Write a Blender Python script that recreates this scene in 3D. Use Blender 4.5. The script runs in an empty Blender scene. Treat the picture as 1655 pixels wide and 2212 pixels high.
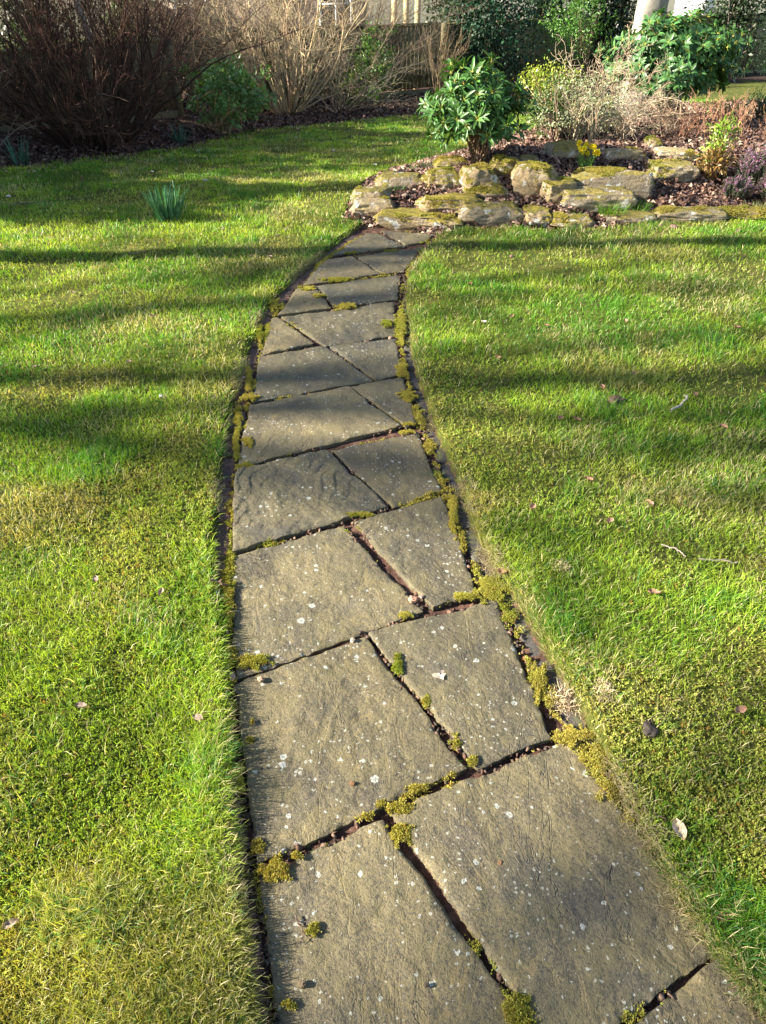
import bpy, math, random
import numpy as np
from mathutils import Vector
C = bpy.context.scene
rng = np.random.default_rng(7)
random.seed(7)
PI = math.pi

# ---------------------------------------------------------------- camera, sky, sun, exposure
CAM_H, PITCH, FPX, CX, CY = 1.6, math.radians(37.0), 1534.0, 827.5, 1106.0
cam = bpy.data.objects.new('camera', bpy.data.cameras.new('camera')); C.collection.objects.link(cam)
cam.location = (0, 0, CAM_H); cam.rotation_euler = (PI/2-PITCH, 0, 0)
cam.data.sensor_fit = 'VERTICAL'; cam.data.sensor_height = 24; cam.data.lens = FPX*24/2212
cam.data.clip_start = .05; cam.data.clip_end = 500
C.camera = cam
SUN_EL, SUN_AZ = math.radians(26), math.radians(6.5)      # light travels towards +x, a little +y
T = Vector((math.cos(SUN_EL)*math.cos(SUN_AZ), math.cos(SUN_EL)*math.sin(SUN_AZ), -math.sin(SUN_EL)))
w = bpy.data.worlds.new('World'); C.world = w; w.use_nodes = True
nt = w.node_tree; bgn = nt.nodes['Background']
sky = nt.nodes.new('ShaderNodeTexSky'); sky.sky_type = 'NISHITA'; sky.sun_disc = False
sky.sun_elevation = SUN_EL; sky.sun_rotation = math.radians(-90)-SUN_AZ
nt.links.new(sky.outputs[0], bgn.inputs[0]); bgn.inputs[1].default_value = .06
sl = bpy.data.lights.new('sun', 'SUN'); sl.energy = 5.0; sl.angle = math.radians(.53); sl.color = (1, .92, .78)
so = bpy.data.objects.new('sun', sl); C.collection.objects.link(so); so.rotation_euler = T.to_track_quat('-Z', 'Y').to_euler()
so.location = (-10, 0, 10)
C.view_settings.view_transform = 'Standard'; C.view_settings.look = 'None'
C.view_settings.exposure = 2.15; C.view_settings.gamma = 1

# ---------------------------------------------------------------- noise
_perm = np.random.default_rng(3).permutation(512).astype(np.int64)
def _h(ix, iy, iz): return _perm[(_perm[(_perm[ix & 511]+iy) & 511]+iz) & 511]
def vnoise(x, y, z=0.):
    x, y, z = np.broadcast_arrays(np.asarray(x, float), np.asarray(y, float), np.asarray(z, float))
    ix, iy, iz = np.floor(x).astype(np.int64), np.floor(y).astype(np.int64), np.floor(z).astype(np.int64)
    fx, fy, fz = x-ix, y-iy, z-iz
    u, v, ww = [f*f*f*(f*(f*6-15)+10) for f in (fx, fy, fz)]
    r = 0
    for a in (0, 1):
        for b in (0, 1):
            for c in (0, 1):
                hsh = _h(ix+a, iy+b, iz+c)
                g1 = np.cos(hsh*.7853+.3); g2 = np.sin(hsh*1.913+.9); g3 = np.cos(hsh*2.37+2.)
                d = g1*(fx-a)+g2*(fy-b)+g3*(fz-c)
                r = r+d*(u if a else 1-u)*(v if b else 1-v)*(ww if c else 1-ww)
    return r
def fbm(x, y, z=0., o=4, s=1.):
    r, a = 0, 1.
    for i in range(o):
        r = r+a*vnoise(np.asarray(x)*s+i*17.3, np.asarray(y)*s+i*5.1, np.asarray(z)*s+i*9.7); s *= 2.03; a *= .5
    return r
def sstep(a, b, x):
    t = np.clip((x-a)/(b-a), 0, 1); return t*t*(3-2*t)

# ---------------------------------------------------------------- terrain
def raydir(px, py):          # photograph pixels at 1655 px wide
    X, Y = px-CX, py-CY; c, s = math.cos(PITCH), math.sin(PITCH)
    return np.array([X, FPX*c-Y*s, -FPX*s-Y*c])/FPX
SL, Y0 = .05, 6.5
def hbase(y): return -SL*np.maximum(0, np.asarray(y, float)-Y0)
def pbase(px, py):
    d = raydir(px, py); t = CAM_H/-d[2]
    for _ in range(60):
        p = d*t; t = t+(p[2]+CAM_H-hbase(p[1]))*.8/max(.06, -d[2])
    return (d*t)[:2]
def poly(pts): return np.array([pbase(*p) for p in pts])
ROCKERY = poly([(742, 478), (765, 415), (825, 376), (920, 352), (985, 335), (1100, 296), (1300, 268), (1500, 255), (1750, 262), (1950, 300), (1950, 465), (1655, 472), (1420, 487), (1285, 497), (1000, 499), (940, 512), (890, 492), (800, 486)])
BEDF = poly([(-400, 385), (0, 370), (100, 362), (200, 345), (300, 335), (400, 322), (470, 303), (560, 285), (650, 277), (760, 265), (850, 255), (925, 248), (1100, 232), (1400, 205), (1560, 182), (1700, 176), (2100, 168)])
BED = np.vstack([BEDF, [[40, 40], [-30, 40]]])
LB = poly([(790, 482), (735, 520), (690, 560), (640, 600), (590, 650), (562, 690), (547, 740), (530, 800), (508, 860), (493, 920), (484, 1000), (478, 1080), (466, 1180), (470, 1260), (488, 1320), (492, 1400), (497, 1480), (500, 1560), (500, 1640), (503, 1720), (515, 1800), (522, 1900), (537, 2000), (548, 2100), (560, 2212), (600, 2700)])
RB = poly([(945, 510), (915, 545), (893, 590), (884, 620), (882, 660), (890, 700), (897, 760), (912, 820), (930, 870), (950, 930), (972, 980), (1005, 1050), (1020, 1100), (1038, 1150), (1060, 1190), (1105, 1270), (1150, 1330), (1190, 1400), (1232, 1470), (1265, 1530), (1298, 1600), (1338, 1680), (1388, 1770), (1432, 1860), (1490, 1960), (1545, 2040), (1610, 2120), (1680, 2190), (2000, 2600)])
def interp_b(B, y):
    o = np.argsort(B[:, 1]); return np.interp(y, B[o, 1], B[o, 0])
def inpoly(Pg, x, y):
    x, y = np.asarray(x, float), np.asarray(y, float); r = np.zeros(np.broadcast(x, y).shape, bool); n = len(Pg)
    for i in range(n):
        x1, y1 = Pg[i]; x2, y2 = Pg[(i+1) % n]
        if y1 == y2: continue
        r ^= ((y1 > y) != (y2 > y)) & (x < (x2-x1)*(y-y1)/(y2-y1)+x1)
    return r
def pdist(Pg, x, y, closed=True):
    x, y = np.asarray(x, float), np.asarray(y, float); best = np.full(np.broadcast(x, y).shape, 1e9); n = len(Pg)
    for i in range(n if closed else n-1):
        a, b = Pg[i], Pg[(i+1) % n]; d = b-a; L = d@d+1e-12
        t = np.clip(((x-a[0])*d[0]+(y-a[1])*d[1])/L, 0, 1)
        best = np.minimum(best, np.hypot(x-a[0]-t*d[0], y-a[1]-t*d[1]))
    return best
RB[:, 0] -= .02*np.clip((5.6-RB[:, 1])/.8, 0, 1); LB[:, 0] -= .006
PATH_TOP = max(LB[:, 1].max(), RB[:, 1].max())
def in_path(x, y): return (y < PATH_TOP+.05) & (x > interp_b(LB, y)) & (x < interp_b(RB, y))
def region(x, y):            # 0 lawn, 1 path, 2 rockery, 3 bed
    r = np.zeros(np.broadcast(x, y).shape, int)
    r[in_path(x, y)] = 1
    r[inpoly(BED, x, y)] = 3
    r[inpoly(ROCKERY, x, y)] = 2
    return r
def H(x, y):
    x, y = np.asarray(x, float), np.asarray(y, float)
    z = hbase(y)
    d = pdist(ROCKERY, x, y); ins = inpoly(ROCKERY, x, y)
    z = z+np.where(ins, .30*sstep(.0, 1.5, d)+.05*sstep(0, .25, d), 0)
    db = pdist(BEDF, x, y, False); inb = inpoly(BED, x, y)
    z = z+np.where(inb, .07*sstep(0, .8, db), 0)
    d2 = np.minimum(x-interp_b(LB, y), interp_b(RB, y)-x)     # >0 inside the path
    d2 = np.where(y < PATH_TOP+.3, d2, -1)
    lawn = (~ins)&(~inb)
    z = z+np.where(lawn, .022*(1-sstep(-.03, .005, d2)), 0)-.018*sstep(-.012, .012, d2)
    z = z+np.where(lawn, 1, .6)*(1-sstep(-.1, 0, d2))*(.024*vnoise(x*1.1, y*1.1)+.020*vnoise(x*2.9, y*2.9, 3.)+.006*vnoise(x*9, y*9, 4.))
    z = z+np.where(lawn, 0, 1)*(1-sstep(-.1, 0, d2))*.035*fbm(x, y, 5., 3, 5.)
    return z
def pix(px, py, up=0.):
    d = raydir(px, py); ts = np.linspace(.5, 60, 3000); P = d[None]*ts[:, None]
    h = H(P[:, 0], P[:, 1])+up-CAM_H; k = np.argmax(P[:, 2] < h)
    a, b = ts[max(0, k-1)], ts[k]
    for _ in range(14):
        m = (a+b)/2; p = d*m
        if p[2] < float(H(p[0], p[1]))+up-CAM_H: b = m
        else: a = m
    p = d*b; return np.array([p[0], p[1], p[2]+CAM_H])
def ray_y(px, py, Y):        # the point of a viewing ray at distance Y along the ground axis
    d = raydir(px, py); t = Y/d[1]; return d*t+np.array([0, 0, CAM_H])
def mpp(p):                  # metres per photograph pixel at a point
    return (p[1]*math.cos(PITCH)+(CAM_H-p[2])*math.sin(PITCH))/FPX

# ---------------------------------------------------------------- mesh and object helpers
def mk(name, V, Fs, m, parent=None, col=None, smooth=False, origin=None):
    V = np.asarray(V, np.float32).reshape(-1, 3)
    if origin is not None: V = V-np.asarray(origin, np.float32)
    me = bpy.data.meshes.new(name)
    if not isinstance(Fs, list): Fs = [Fs]
    Fs = [np.asarray(f, np.int32) for f in Fs if len(f)]
    me.vertices.add(len(V)); me.vertices.foreach_set('co', V.ravel())
    li = np.concatenate([f.ravel() for f in Fs]); cnt = np.concatenate([np.full(len(f), f.shape[1], np.int32) for f in Fs])
    me.loops.add(len(li)); me.loops.foreach_set('vertex_index', li)
    me.polygons.add(len(cnt)); st = np.concatenate([[0], np.cumsum(cnt)[:-1]]).astype(np.int32)
    me.polygons.foreach_set('loop_start', st)
    if smooth: me.polygons.foreach_set('use_smooth', np.ones(len(cnt), bool))
    if col is not None:
        c = np.ones((len(V), 4), np.float32); c[:, :3] = col
        a = me.attributes.new('Col', 'FLOAT_COLOR', 'POINT'); a.data.foreach_set('color', c.ravel())
    me.update(calc_edges=True); me.validate()
    me.materials.append(m)
    o = bpy.data.objects.new(name, me); C.collection.objects.link(o)
    if origin is not None and parent is None: o.location = origin
    if parent is not None: o.parent = parent
    return o
def tag(o, label=None, cat=None, group=None, kind=None):
    if label: o['label'] = label
    if cat: o['category'] = cat
    if group: o['group'] = group
    if kind: o['kind'] = kind
    return o
def thing(name, loc, label, cat, group=None):
    o = bpy.data.objects.new(name, None); C.collection.objects.link(o); o.location = loc; o.empty_display_size = .1
    return tag(o, label, cat, group)
class Acc:                   # collects pieces into one mesh; vertices kept relative to an origin
    def __init__(s): s.V, s.F, s.c, s.n = [], [], [], 0
    def add(s, V, Fs, col=None):
        V = np.asarray(V, np.float32).reshape(-1, 3)
        if not isinstance(Fs, list): Fs = [Fs]
        for f in Fs:
            if len(f): s.F.append(np.asarray(f, np.int64)+s.n)
        s.V.append(V); s.n += len(V)
        cc = np.ones((len(V), 3), np.float32)*(np.asarray(col, np.float32) if col is not None else .5); s.c.append(cc)
        return s
    def build(s, name, m, parent=None, origin=None, smooth=False):
        by = {}
        for f in s.F: by.setdefault(f.shape[1], []).append(f)
        return mk(name, np.concatenate(s.V)-(0 if origin is None else np.asarray(origin, np.float32)), [np.concatenate(v) for v in by.values()], m, parent, np.concatenate(s.c), smooth)
def nrm(v): return v/(np.linalg.norm(v, axis=-1, keepdims=True)+1e-9)
def tubes(Pt, R, sides=3):   # Pt (n,m,3), R (n,m)
    n, m, _ = Pt.shape
    d = np.gradient(Pt, axis=1); d = nrm(d)
    ref = np.where(np.abs(d[:, :1, 2:3]) < .8, np.array([0, 0, 1.]), np.array([1., 0, 0]))*np.ones((n, m, 1))
    u = nrm(np.cross(d, ref)); v = np.cross(d, u)
    a = np.arange(sides)*2*PI/sides
    V = Pt[:, :, None]+R[:, :, None, None]*(u[:, :, None]*np.cos(a)[:, None]+v[:, :, None]*np.sin(a)[:, None])
    idx = np.arange(n*m*sides).reshape(n, m, sides)
    A = idx[:, :-1]; B = np.roll(A, -1, 2); D = idx[:, 1:]; E = np.roll(D, -1, 2)
    return V.reshape(-1, 3), np.stack([A, B, E, D], -1).reshape(-1, 4)
def shoots(P0, D0, L, m=8, wob=.12, up=0., r0=.01, r1=.003):
    n = len(P0); P = np.zeros((n, m, 3)); P[:, 0] = P0; D = nrm(np.array(D0, float)); L = np.ones(n)*L
    w2 = rng.normal(size=(n, 3))*wob*.5
    for i in range(1, m):
        D = nrm(D+rng.normal(size=(n, 3))*wob+w2+np.array([0, 0, up])); P[:, i] = P[:, i-1]+D*(L/(m-1))[:, None]
    t = np.linspace(0, 1, m); R = (np.ones(n)*r0)[:, None]*(1-t)+(np.ones(n)*r1)[:, None]*t
    return P, R
def branch(P, R, n, t0=.3, t1=1., ang=.8, L=.3, m=6, wob=.15, up=0., rf=.7, r1=.002):
    i = rng.integers(0, len(P), n); t = rng.uniform(t0, t1, n)*(P.shape[1]-1.001); k = t.astype(int); f = (t-k)[:, None]
    p = P[i, k]*(1-f)+P[i, k+1]*f; d = nrm(P[i, k+1]-P[i, k]); r = R[i, k]*rf
    q = nrm(np.cross(d, rng.normal(size=(n, 3))))
    D = d*math.cos(ang)+q*math.sin(ang)*rng.uniform(.6, 1.3, (n, 1))
    return shoots(p, D, L*rng.uniform(.5, 1.4, n), m, wob, up, r, r1)
LEAF = np.array([(0, 0, 0), (-.5, .33, .07), (0, .35, 0), (.5, .33, .07), (-.4, .7, .02), (0, .72, -.05), (.4, .7, .02), (0, 1, -.16)])
LEAF3, LEAF4 = np.array([(0, 2, 1), (0, 3, 2), (4, 5, 7), (5, 6, 7)]), np.array([(1, 2, 5, 4), (2, 3, 6, 5)])
DIA = np.array([(0, 0, 0), (-.5, .5, .06), (0, 1, -.1), (.5, .5, .06)]); DIA4 = np.array([(0, 3, 2, 1)])
def frames(D, N):
    D = nrm(D); X = nrm(np.cross(D, N)); Z = np.cross(X, D); return np.stack([X, D, Z], 1)   # rows
def scatter(P, D, N, w, l, tmpl=LEAF, faces=(LEAF3, LEAF4), zs=None):
    n = len(P); M = frames(D, N); w = np.ones(n)*w; l = np.ones(n)*l
    S = np.stack([w, l, l if zs is None else np.ones(n)*zs], 1)
    V = P[:, None]+np.einsum('kc,nc,ncd->nkd', tmpl, S, M)
    k = len(tmpl); off = (np.arange(n)*k)[:, None, None]
    return V.reshape(-1, 3), [(f[None]+off).reshape(-1, f.shape[1]) for f in faces], k
def colvar(base, n, k, v=.2, hue=.08):
    b = np.array(base)[None]*np.exp(rng.normal(size=(n, 1))*v)*(1+rng.normal(size=(n, 3))*hue)
    return np.repeat(np.clip(b, 0.002, .95), k, 0)
def rdir(n): return nrm(rng.normal(size=(n, 3)))
def box(a, c, sx, sy, sz, col=None, rot=0., top=None):
    X = np.array([(-1, -1, 0), (1, -1, 0), (1, 1, 0), (-1, 1, 0), (-1, -1, 1), (1, -1, 1), (1, 1, 1), (-1, 1, 1)], float)*[sx/2, sy/2, sz]
    cr, sr = math.cos(rot), math.sin(rot)
    X = np.stack([X[:, 0]*cr-X[:, 1]*sr, X[:, 0]*sr+X[:, 1]*cr, X[:, 2]], 1)+np.array(c)
    a.add(X, np.array([(0, 3, 2, 1), (4, 5, 6, 7), (0, 1, 5, 4), (1, 2, 6, 5), (2, 3, 7, 6), (3, 0, 4, 7)]), col)

# ---------------------------------------------------------------- materials
class NB:
    def __init__(s, name):
        s.m = bpy.data.materials.new(name); s.m.use_nodes = True; s.t = s.m.node_tree; s.b = s.t.nodes['Principled BSDF']; s.out = s.t.nodes['Material Output']
    def n(s, ty, **kw):
        x = s.t.nodes.new('ShaderNode'+ty)
        for k, v in kw.items():
            if k.startswith('i_'): x.inputs[k[2:]].default_value = v
            else: setattr(x, k, v)
        return x
    def l(s, a, b): s.t.links.new(a, b)
    def pos(s):
        if not hasattr(s, '_p'): s._p = s.n('NewGeometry')
        return s._p.outputs['Position']
    def noise(s, sc, det=3., rough=.55, dist=0., vec=None):
        x = s.n('TexNoise'); x.inputs['Scale'].default_value = sc; x.inputs['Detail'].default_value = det; x.inputs['Roughness'].default_value = rough; x.inputs['Distortion'].default_value = dist
        s.l(vec or s.pos(), x.inputs['Vector']); return x.outputs['Fac']
    def ramp(s, src, pts):
        r = s.n('ValToRGB'); e = r.color_ramp.elements
        while len(e) < len(pts): e.new(.5)
        for i, (p, c) in enumerate(pts): e[i].position = p; e[i].color = (c, c, c, 1) if isinstance(c, (int, float)) else (*c, 1)
        s.l(src, r.inputs[0]); return r.outputs[0]
    def mix(s, f, a, b, mode='MIX'):
        x = s.n('Mix', data_type='RGBA', blend_type=mode)
        for v, k in ((f, 0), (a, 6), (b, 7)):
            if isinstance(v, (int, float)): x.inputs[k].default_value = v if k == 0 else (v, v, v, 1)
            elif isinstance(v, tuple): x.inputs[k].default_value = (*v, 1)
            else: s.l(v, x.inputs[k])
        return x.outputs[2]
    def math(s, op, a, b=0., c=0.):
        x = s.n('Math', operation=op)
        for i, v in enumerate((a, b, c)):
            if isinstance(v, (int, float)): x.inputs[i].default_value = v
            else: s.l(v, x.inputs[i])
        return x.outputs[0]
    def attr(s, name='Col'):
        x = s.n('Attribute'); x.attribute_name = name; return x.outputs['Color']
    def done(s, col=None, rough=.8, spec=.3, bump=None, bs=.3, bd=.01):
        if col is not None: s.l(col, s.b.inputs['Base Color'])
        if isinstance(rough, (int, float)): s.b.inputs['Roughness'].default_value = rough
        else: s.l(rough, s.b.inputs['Roughness'])
        s.b.inputs['Specular IOR Level'].default_value = spec
        if bump is not None:
            x = s.n('Bump'); x.inputs['Strength'].default_value = bs; x.inputs['Distance'].default_value = bd; s.l(bump, x.inputs['Height']); s.l(x.outputs[0], s.b.inputs['Normal'])
        return s.m
def leafmat(name, rough=.5, spec=.4, trans=.3, tint=(1.15, 1.2, .6), nv=.3, ns=40):
    b = NB(name); c = b.attr()
    c = b.mix(1., c, b.ramp(b.noise(ns, 2), [(.3, 1-nv), (.7, 1+nv)]), 'MULTIPLY')
    b.done(c, rough, spec)
    if trans:
        t = b.n('BsdfTranslucent'); b.l(b.mix(1., c, tint, 'MULTIPLY'), t.inputs[0])
        mx = b.n('MixShader'); mx.inputs[0].default_value = trans; b.l(b.b.outputs[0], mx.inputs[1]); b.l(t.outputs[0], mx.inputs[2]); b.l(mx.outputs[0], b.out.inputs[0])
    return b.m
def barkmat(name, sc=60, nv=.4, rough=.85, spec=.2):
    b = NB(name); c = b.mix(1., b.attr(), b.ramp(b.noise(sc, 4), [(.25, 1-nv), (.75, 1+nv)]), 'MULTIPLY')
    return b.done(c, rough, spec, b.noise(sc*2, 4), .4, .004)
M = {}
M['grass'] = leafmat('grass', .42, .35, .42, (1.25, 1.2, .5), .12, 3)
M['moss'] = leafmat('moss', .7, .2, .35, (1.2, 1.1, .5), .2, 15)
M['leaf'] = leafmat('leaf', .36, .5, .3)
M['glossy'] = leafmat('glossy_leaf', .42, .4, .2)
M['dark_leaf'] = leafmat('dark_leaf', .5, .22, .1)
M['petal'] = leafmat('petal', .5, .3, .35, (1.1, 1., .3), .05)
M['litter'] = leafmat('litter', .75, .25, .12, (1.1, .9, .7))
M['twig'] = barkmat('twig'); M['bark'] = barkmat('bark', 25)
# paving stone
def slab_material():
    b = NB('riven_stone'); P = b.pos()
    big = b.noise(2.3, 4, .6, .3); mid = b.noise(9, 5, .65); fine = b.noise(150, 3, .7); fine2 = b.noise(330, 2, .7)
    col = b.ramp(big, [(.3, (.085, .077, .058)), (.46, (.12, .103, .062)), (.6, (.15, .123, .066)), (.75, (.155, .12, .08))])
    col = b.mix(b.ramp(mid, [(.42, 0.), (.62, .55)]), col, (.12, .104, .05))              # olive algae
    col = b.mix(b.ramp(b.noise(4.2, 4, .6, .6), [(.56, 0.), (.68, .5)]), col, (.06, .059, .06))   # dark weathered patches
    sepk = b.math('MULTIPLY', fine, b.math('ADD', mid, .5))
    col = b.mix(b.ramp(sepk, [(.40, .72), (.50, 0.)]), col, (.042, .04, .034))
    col = b.mix(b.ramp(b.math('MULTIPLY', fine2, b.math('ADD', big, .5)), [(.52, 0.), (.62, .4)]), col, (.26, .23, .14))
    # fine mineral veins
    mp = b.n('Mapping'); mp.inputs['Scale'].default_value = (7, 2.6, 1); mp.inputs['Rotation'].default_value = (0, 0, .5); b.l(P, mp.inputs[0])
    vn = b.noise(1., 5, .6, .9, mp.outputs[0]); ridge = b.math('ABSOLUTE', b.math('SUBTRACT', vn, .5))
    col = b.mix(b.ramp(ridge, [(.0, .4), (.01, 0.)]), col, (.23, .18, .075))
    oi = b.n('ObjectInfo'); col = b.mix(1., col, b.ramp(oi.outputs['Random'], [(0., (.78, .8, .84)), (.35, (1.0, .95, .86)), (.65, (.92, .92, .92)), (1., (1.25, 1.18, 1.05))]), 'MULTIPLY')
    mr = b.n('Mapping'); mr.inputs['Scale'].default_value = (4.2, 1.5, 1); mr.inputs['Rotation'].default_value = (0, 0, .35); mr.inputs['Location'].default_value = (3.3, 1.7, 0); b.l(P, mr.inputs[0])
    cr2 = b.math('ABSOLUTE', b.math('SUBTRACT', b.noise(1., 6, .65, 1.1, mr.outputs[0]), .5)); cmask = b.math('MULTIPLY', b.ramp(cr2, [(.0, 1.), (.007, 0.)]), b.ramp(b.noise(3.1, 3), [(.47, 0.), (.56, 1.)]))
    col = b.mix(b.math('MULTIPLY', cmask, .75), col, (.04, .036, .03))
    # lichen spots: pale blue-grey rosettes of two sizes
    def lich(scale, lo, hi, seed, col, c1, c2):
        mq = b.n('Mapping'); mq.inputs['Location'].default_value = (seed, seed*.7, 0); mq.inputs['Scale'].default_value = (1, 1, .05); b.l(P, mq.inputs[0])
        wob = b.n('TexNoise'); wob.inputs['Scale'].default_value = 110; wob.inputs['Detail'].default_value = 4; b.l(P, wob.inputs['Vector'])
        ad = b.n('VectorMath', operation='SCALE'); ad.inputs['Scale'].default_value = .015; b.l(wob.outputs['Color'], ad.inputs[0])
        a2 = b.n('VectorMath', operation='ADD'); b.l(mq.outputs[0], a2.inputs[0]); b.l(ad.outputs[0], a2.inputs[1])
        v = b.n('TexVoronoi'); v.inputs['Scale'].default_value = scale; b.l(a2.outputs[0], v.inputs['Vector'])
        sp = b.n('SeparateColor'); b.l(v.outputs['Color'], sp.inputs[0])
        clus = b.math('ADD', sp.outputs[0], b.math('MULTIPLY', b.math('SUBTRACT', b.noise(5.2, 2, .5, 0., mq.outputs[0]), .5), 1.1))
        rad = b.math('MULTIPLY', b.math('MAXIMUM', b.math('SUBTRACT', clus, lo), 0.), hi)
        q = b.math('DIVIDE', v.outputs['Distance'], b.math('ADD', rad, .0001))
        msk = b.ramp(q, [(.82, 1.), (1., 0.)]); ring = b.ramp(q, [(.3, 0.), (.55, 1.)])
        lc = b.mix(ring, c1, c2); lc = b.mix(b.ramp(fine2, [(.4, .35), (.55, 0.)]), lc, (.2, .19, .13))
        return b.mix(b.math('MULTIPLY', msk, .85), col, lc), msk
    col, m1 = lich(34, .62, .7, 3.1, col, (.22, .225, .19), (.42, .43, .39))
    col, m2 = lich(84, .54, .72, 7.7, col, (.28, .285, .23), (.36, .365, .31))
    # white patches on the far slabs
    bump = b.math('ADD', b.math('MULTIPLY', fine, .5), b.math('ADD', b.math('MULTIPLY', mid, .9), b.math('MULTIPLY', fine2, .25)))
    crk = b.ramp(ridge, [(0., 0.), (.02, 1.)]); bump = b.math('SUBTRACT', b.math('ADD', bump, b.math('MULTIPLY', crk, .10)), b.math('MULTIPLY', cmask, .5))
    return b.done(col, b.ramp(fine, [(.3, .62), (.7, .85)]), .35, bump, .85, .006)
M['slab'] = slab_material()
def brick_material(name, c1, c2, c3):
    b = NB(name); P = b.pos()
    col = b.ramp(b.noise(6, 4), [(.3, c1), (.5, c2), (.7, c3)])
    col = b.mix(b.ramp(b.noise(70, 4, .7), [(.45, .6), (.6, 0.)]), col, (.05, .045, .042))
    col = b.mix(b.ramp(b.noise(14, 3), [(.55, 0.), (.68, .6)]), col, (.12, .13, .04))
    return b.done(col, .85, .25, b.noise(110, 4, .7), .6, .006)
M['brick'] = brick_material('old_brick', (.07, .05, .045), (.15, .08, .06), (.26, .14, .10)); M['brick_grey'] = brick_material('grey_brick', (.05, .047, .045), (.085, .075, .068), (.13, .10, .085))
def rock_material(name='sandstone', tone=1., warm=1., grey=0., mossy=1.):
    b = NB(name); P = b.pos(); g = b._p
    c1 = tuple(np.array((.27, .205, .125))*tone); c2 = tuple(np.array((.46, .34, .18))*tone); c3 = tuple(np.array((.36, .32, .25))*tone)
    col = b.ramp(b.noise(5.5, 5, .6, .5), [(.3, c1), (.5, c2), (.72, c3)])
    if grey: col = b.mix(grey, col, (.24, .235, .22))
    mp = b.n('Mapping'); mp.inputs['Scale'].default_value = (3, 3, 26); b.l(P, mp.inputs[0])
    strata = b.noise(1., 4, .6, .6, mp.outputs[0])
    col = b.mix(b.ramp(strata, [(.38, .3), (.5, 0.)]), col, tuple(np.array((.14, .11, .075))*tone))
    col = b.mix(b.ramp(b.noise(60, 4, .7), [(.36, .7), (.5, 0.)]), col, (.09, .075, .05))
    col = b.mix(b.ramp(b.noise(13, 3, .55, .2), [(.6, 0.), (.64, .8)]), col, (.50, .50, .45))       # white lichen
    sp = b.n('SeparateXYZ'); b.l(g.outputs['Normal'], sp.inputs[0])
    mm = b.math('ADD', b.math('MULTIPLY', sp.outputs[2], .36), b.math('MULTIPLY', b.noise(7, 4, .65), 1.05))
    mk_ = b.ramp(mm, [(.80-.06*mossy, 0.), (.88-.06*mossy, .95*min(1, mossy))])
    mc = b.ramp(b.noise(30, 3), [(.35, (.13, .115, .02)), (.55, (.28, .23, .03)), (.7, (.36, .28, .05))])
    col = b.mix(mk_, col, mc)
    bump = b.math('ADD', b.math('ADD', b.noise(24, 6, .7), b.math('MULTIPLY', strata, .8)), b.math('MULTIPLY', b.math('MULTIPLY', mk_, b.noise(220, 2)), 1.2))
    return b.done(col, .88, .25, bump, .9, .02)
M['rock'] = rock_material(tone=.7); M['rock_dark'] = rock_material('grey_sandstone', .66, 1, .22, .8); M['rock_pale'] = rock_material('pale_sandstone', .85, 1, .1, .3)
def ground_material():
    b = NB('ground'); a = b.n('Attribute'); a.attribute_name = 'Col'; s = b.n('SeparateColor'); b.l(a.outputs['Color'], s.inputs[0])
    lawn = b.ramp(b.noise(9, 5, .65), [(.3, (.06, .07, .018)), (.5, (.095, .11, .022)), (.7, (.16, .14, .04))])
    bed = b.ramp(b.noise(28, 5, .7), [(.3, (.022, .015, .012)), (.55, (.06, .037, .03)), (.75, (.12, .075, .06))])
    pth = b.ramp(b.noise(16, 5, .7), [(.3, (.035, .022, .018)), (.5, (.10, .055, .042)), (.65, (.21, .12, .09)), (.8, (.27, .18, .14))])
    col = b.mix(s.outputs[0], lawn, bed); col = b.mix(s.outputs[1], col, pth)
    return b.done(col, .95, .1, b.math('ADD', b.noise(60, 5, .75), b.noise(18, 3)), 1., .02)
M['ground'] = ground_material()
def fence_material():
    b = NB('weathered_fence_wood'); mp = b.n('Mapping'); mp.inputs['Scale'].default_value = (9, 9, 1.2); b.l(b.pos(), mp.inputs[0])
    col = b.mix(1., b.attr(), b.ramp(b.noise(6, 5, .6, .3, mp.outputs[0]), [(.3, .6), (.7, 1.35)]), 'MULTIPLY')
    col = b.mix(b.ramp(b.noise(2.1, 4), [(.45, 0.), (.7, .6)]), col, (.085, .10, .035))
    return b.done(col, .8, .25, b.noise(12, 4, .6, .2, mp.outputs[0]), .4, .01)
M['fence'] = fence_material()
def plain(name, c, rough=.7, sc=8, nv=.15, spec=.3):
    b = NB(name); return b.done(b.mix(1., c, b.ramp(b.noise(sc, 4), [(.3, 1-nv), (.7, 1+nv)]), 'MULTIPLY'), rough, spec, b.noise(sc*6, 3), .25, .01)
M['wall'] = plain('pinkish_wall', (.34, .27, .22)); M['white'] = plain('white_paint', (.78, .78, .76), .5, 4, .05)
M['glass'] = plain('window_glass', (.03, .035, .04), .08, 2, .2, .6); M['roof'] = plain('roof_tile', (.16, .09, .07), .8, 12, .3)
M['timber'] = plain('new_timber', (.62, .46, .24), .7, 12, .2)
def birch_material():
    b = NB('birch_bark'); mp = b.n('Mapping'); mp.inputs['Scale'].default_value = (4, 4, 14); b.l(b.pos(), mp.inputs[0])
    col = b.ramp(b.noise(1.4, 4, .6, .4), [(.3, (.16, .15, .12)), (.5, (.36, .335, .28)), (.7, (.52, .50, .44))])
    col = b.mix(b.ramp(b.noise(1.6, 5, .7, 1., mp.outputs[0]), [(.6, 0.), (.7, .85)]), col, (.12, .10, .085))
    col = b.mix(b.ramp(b.noise(5, 4, .6), [(.6, 0.), (.72, .5)]), col, (.30, .27, .15))
    return b.done(col, .75, .3, b.noise(14, 5, .7, .5, mp.outputs[0]), .7, .03)
M['birch'] = birch_material()

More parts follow.
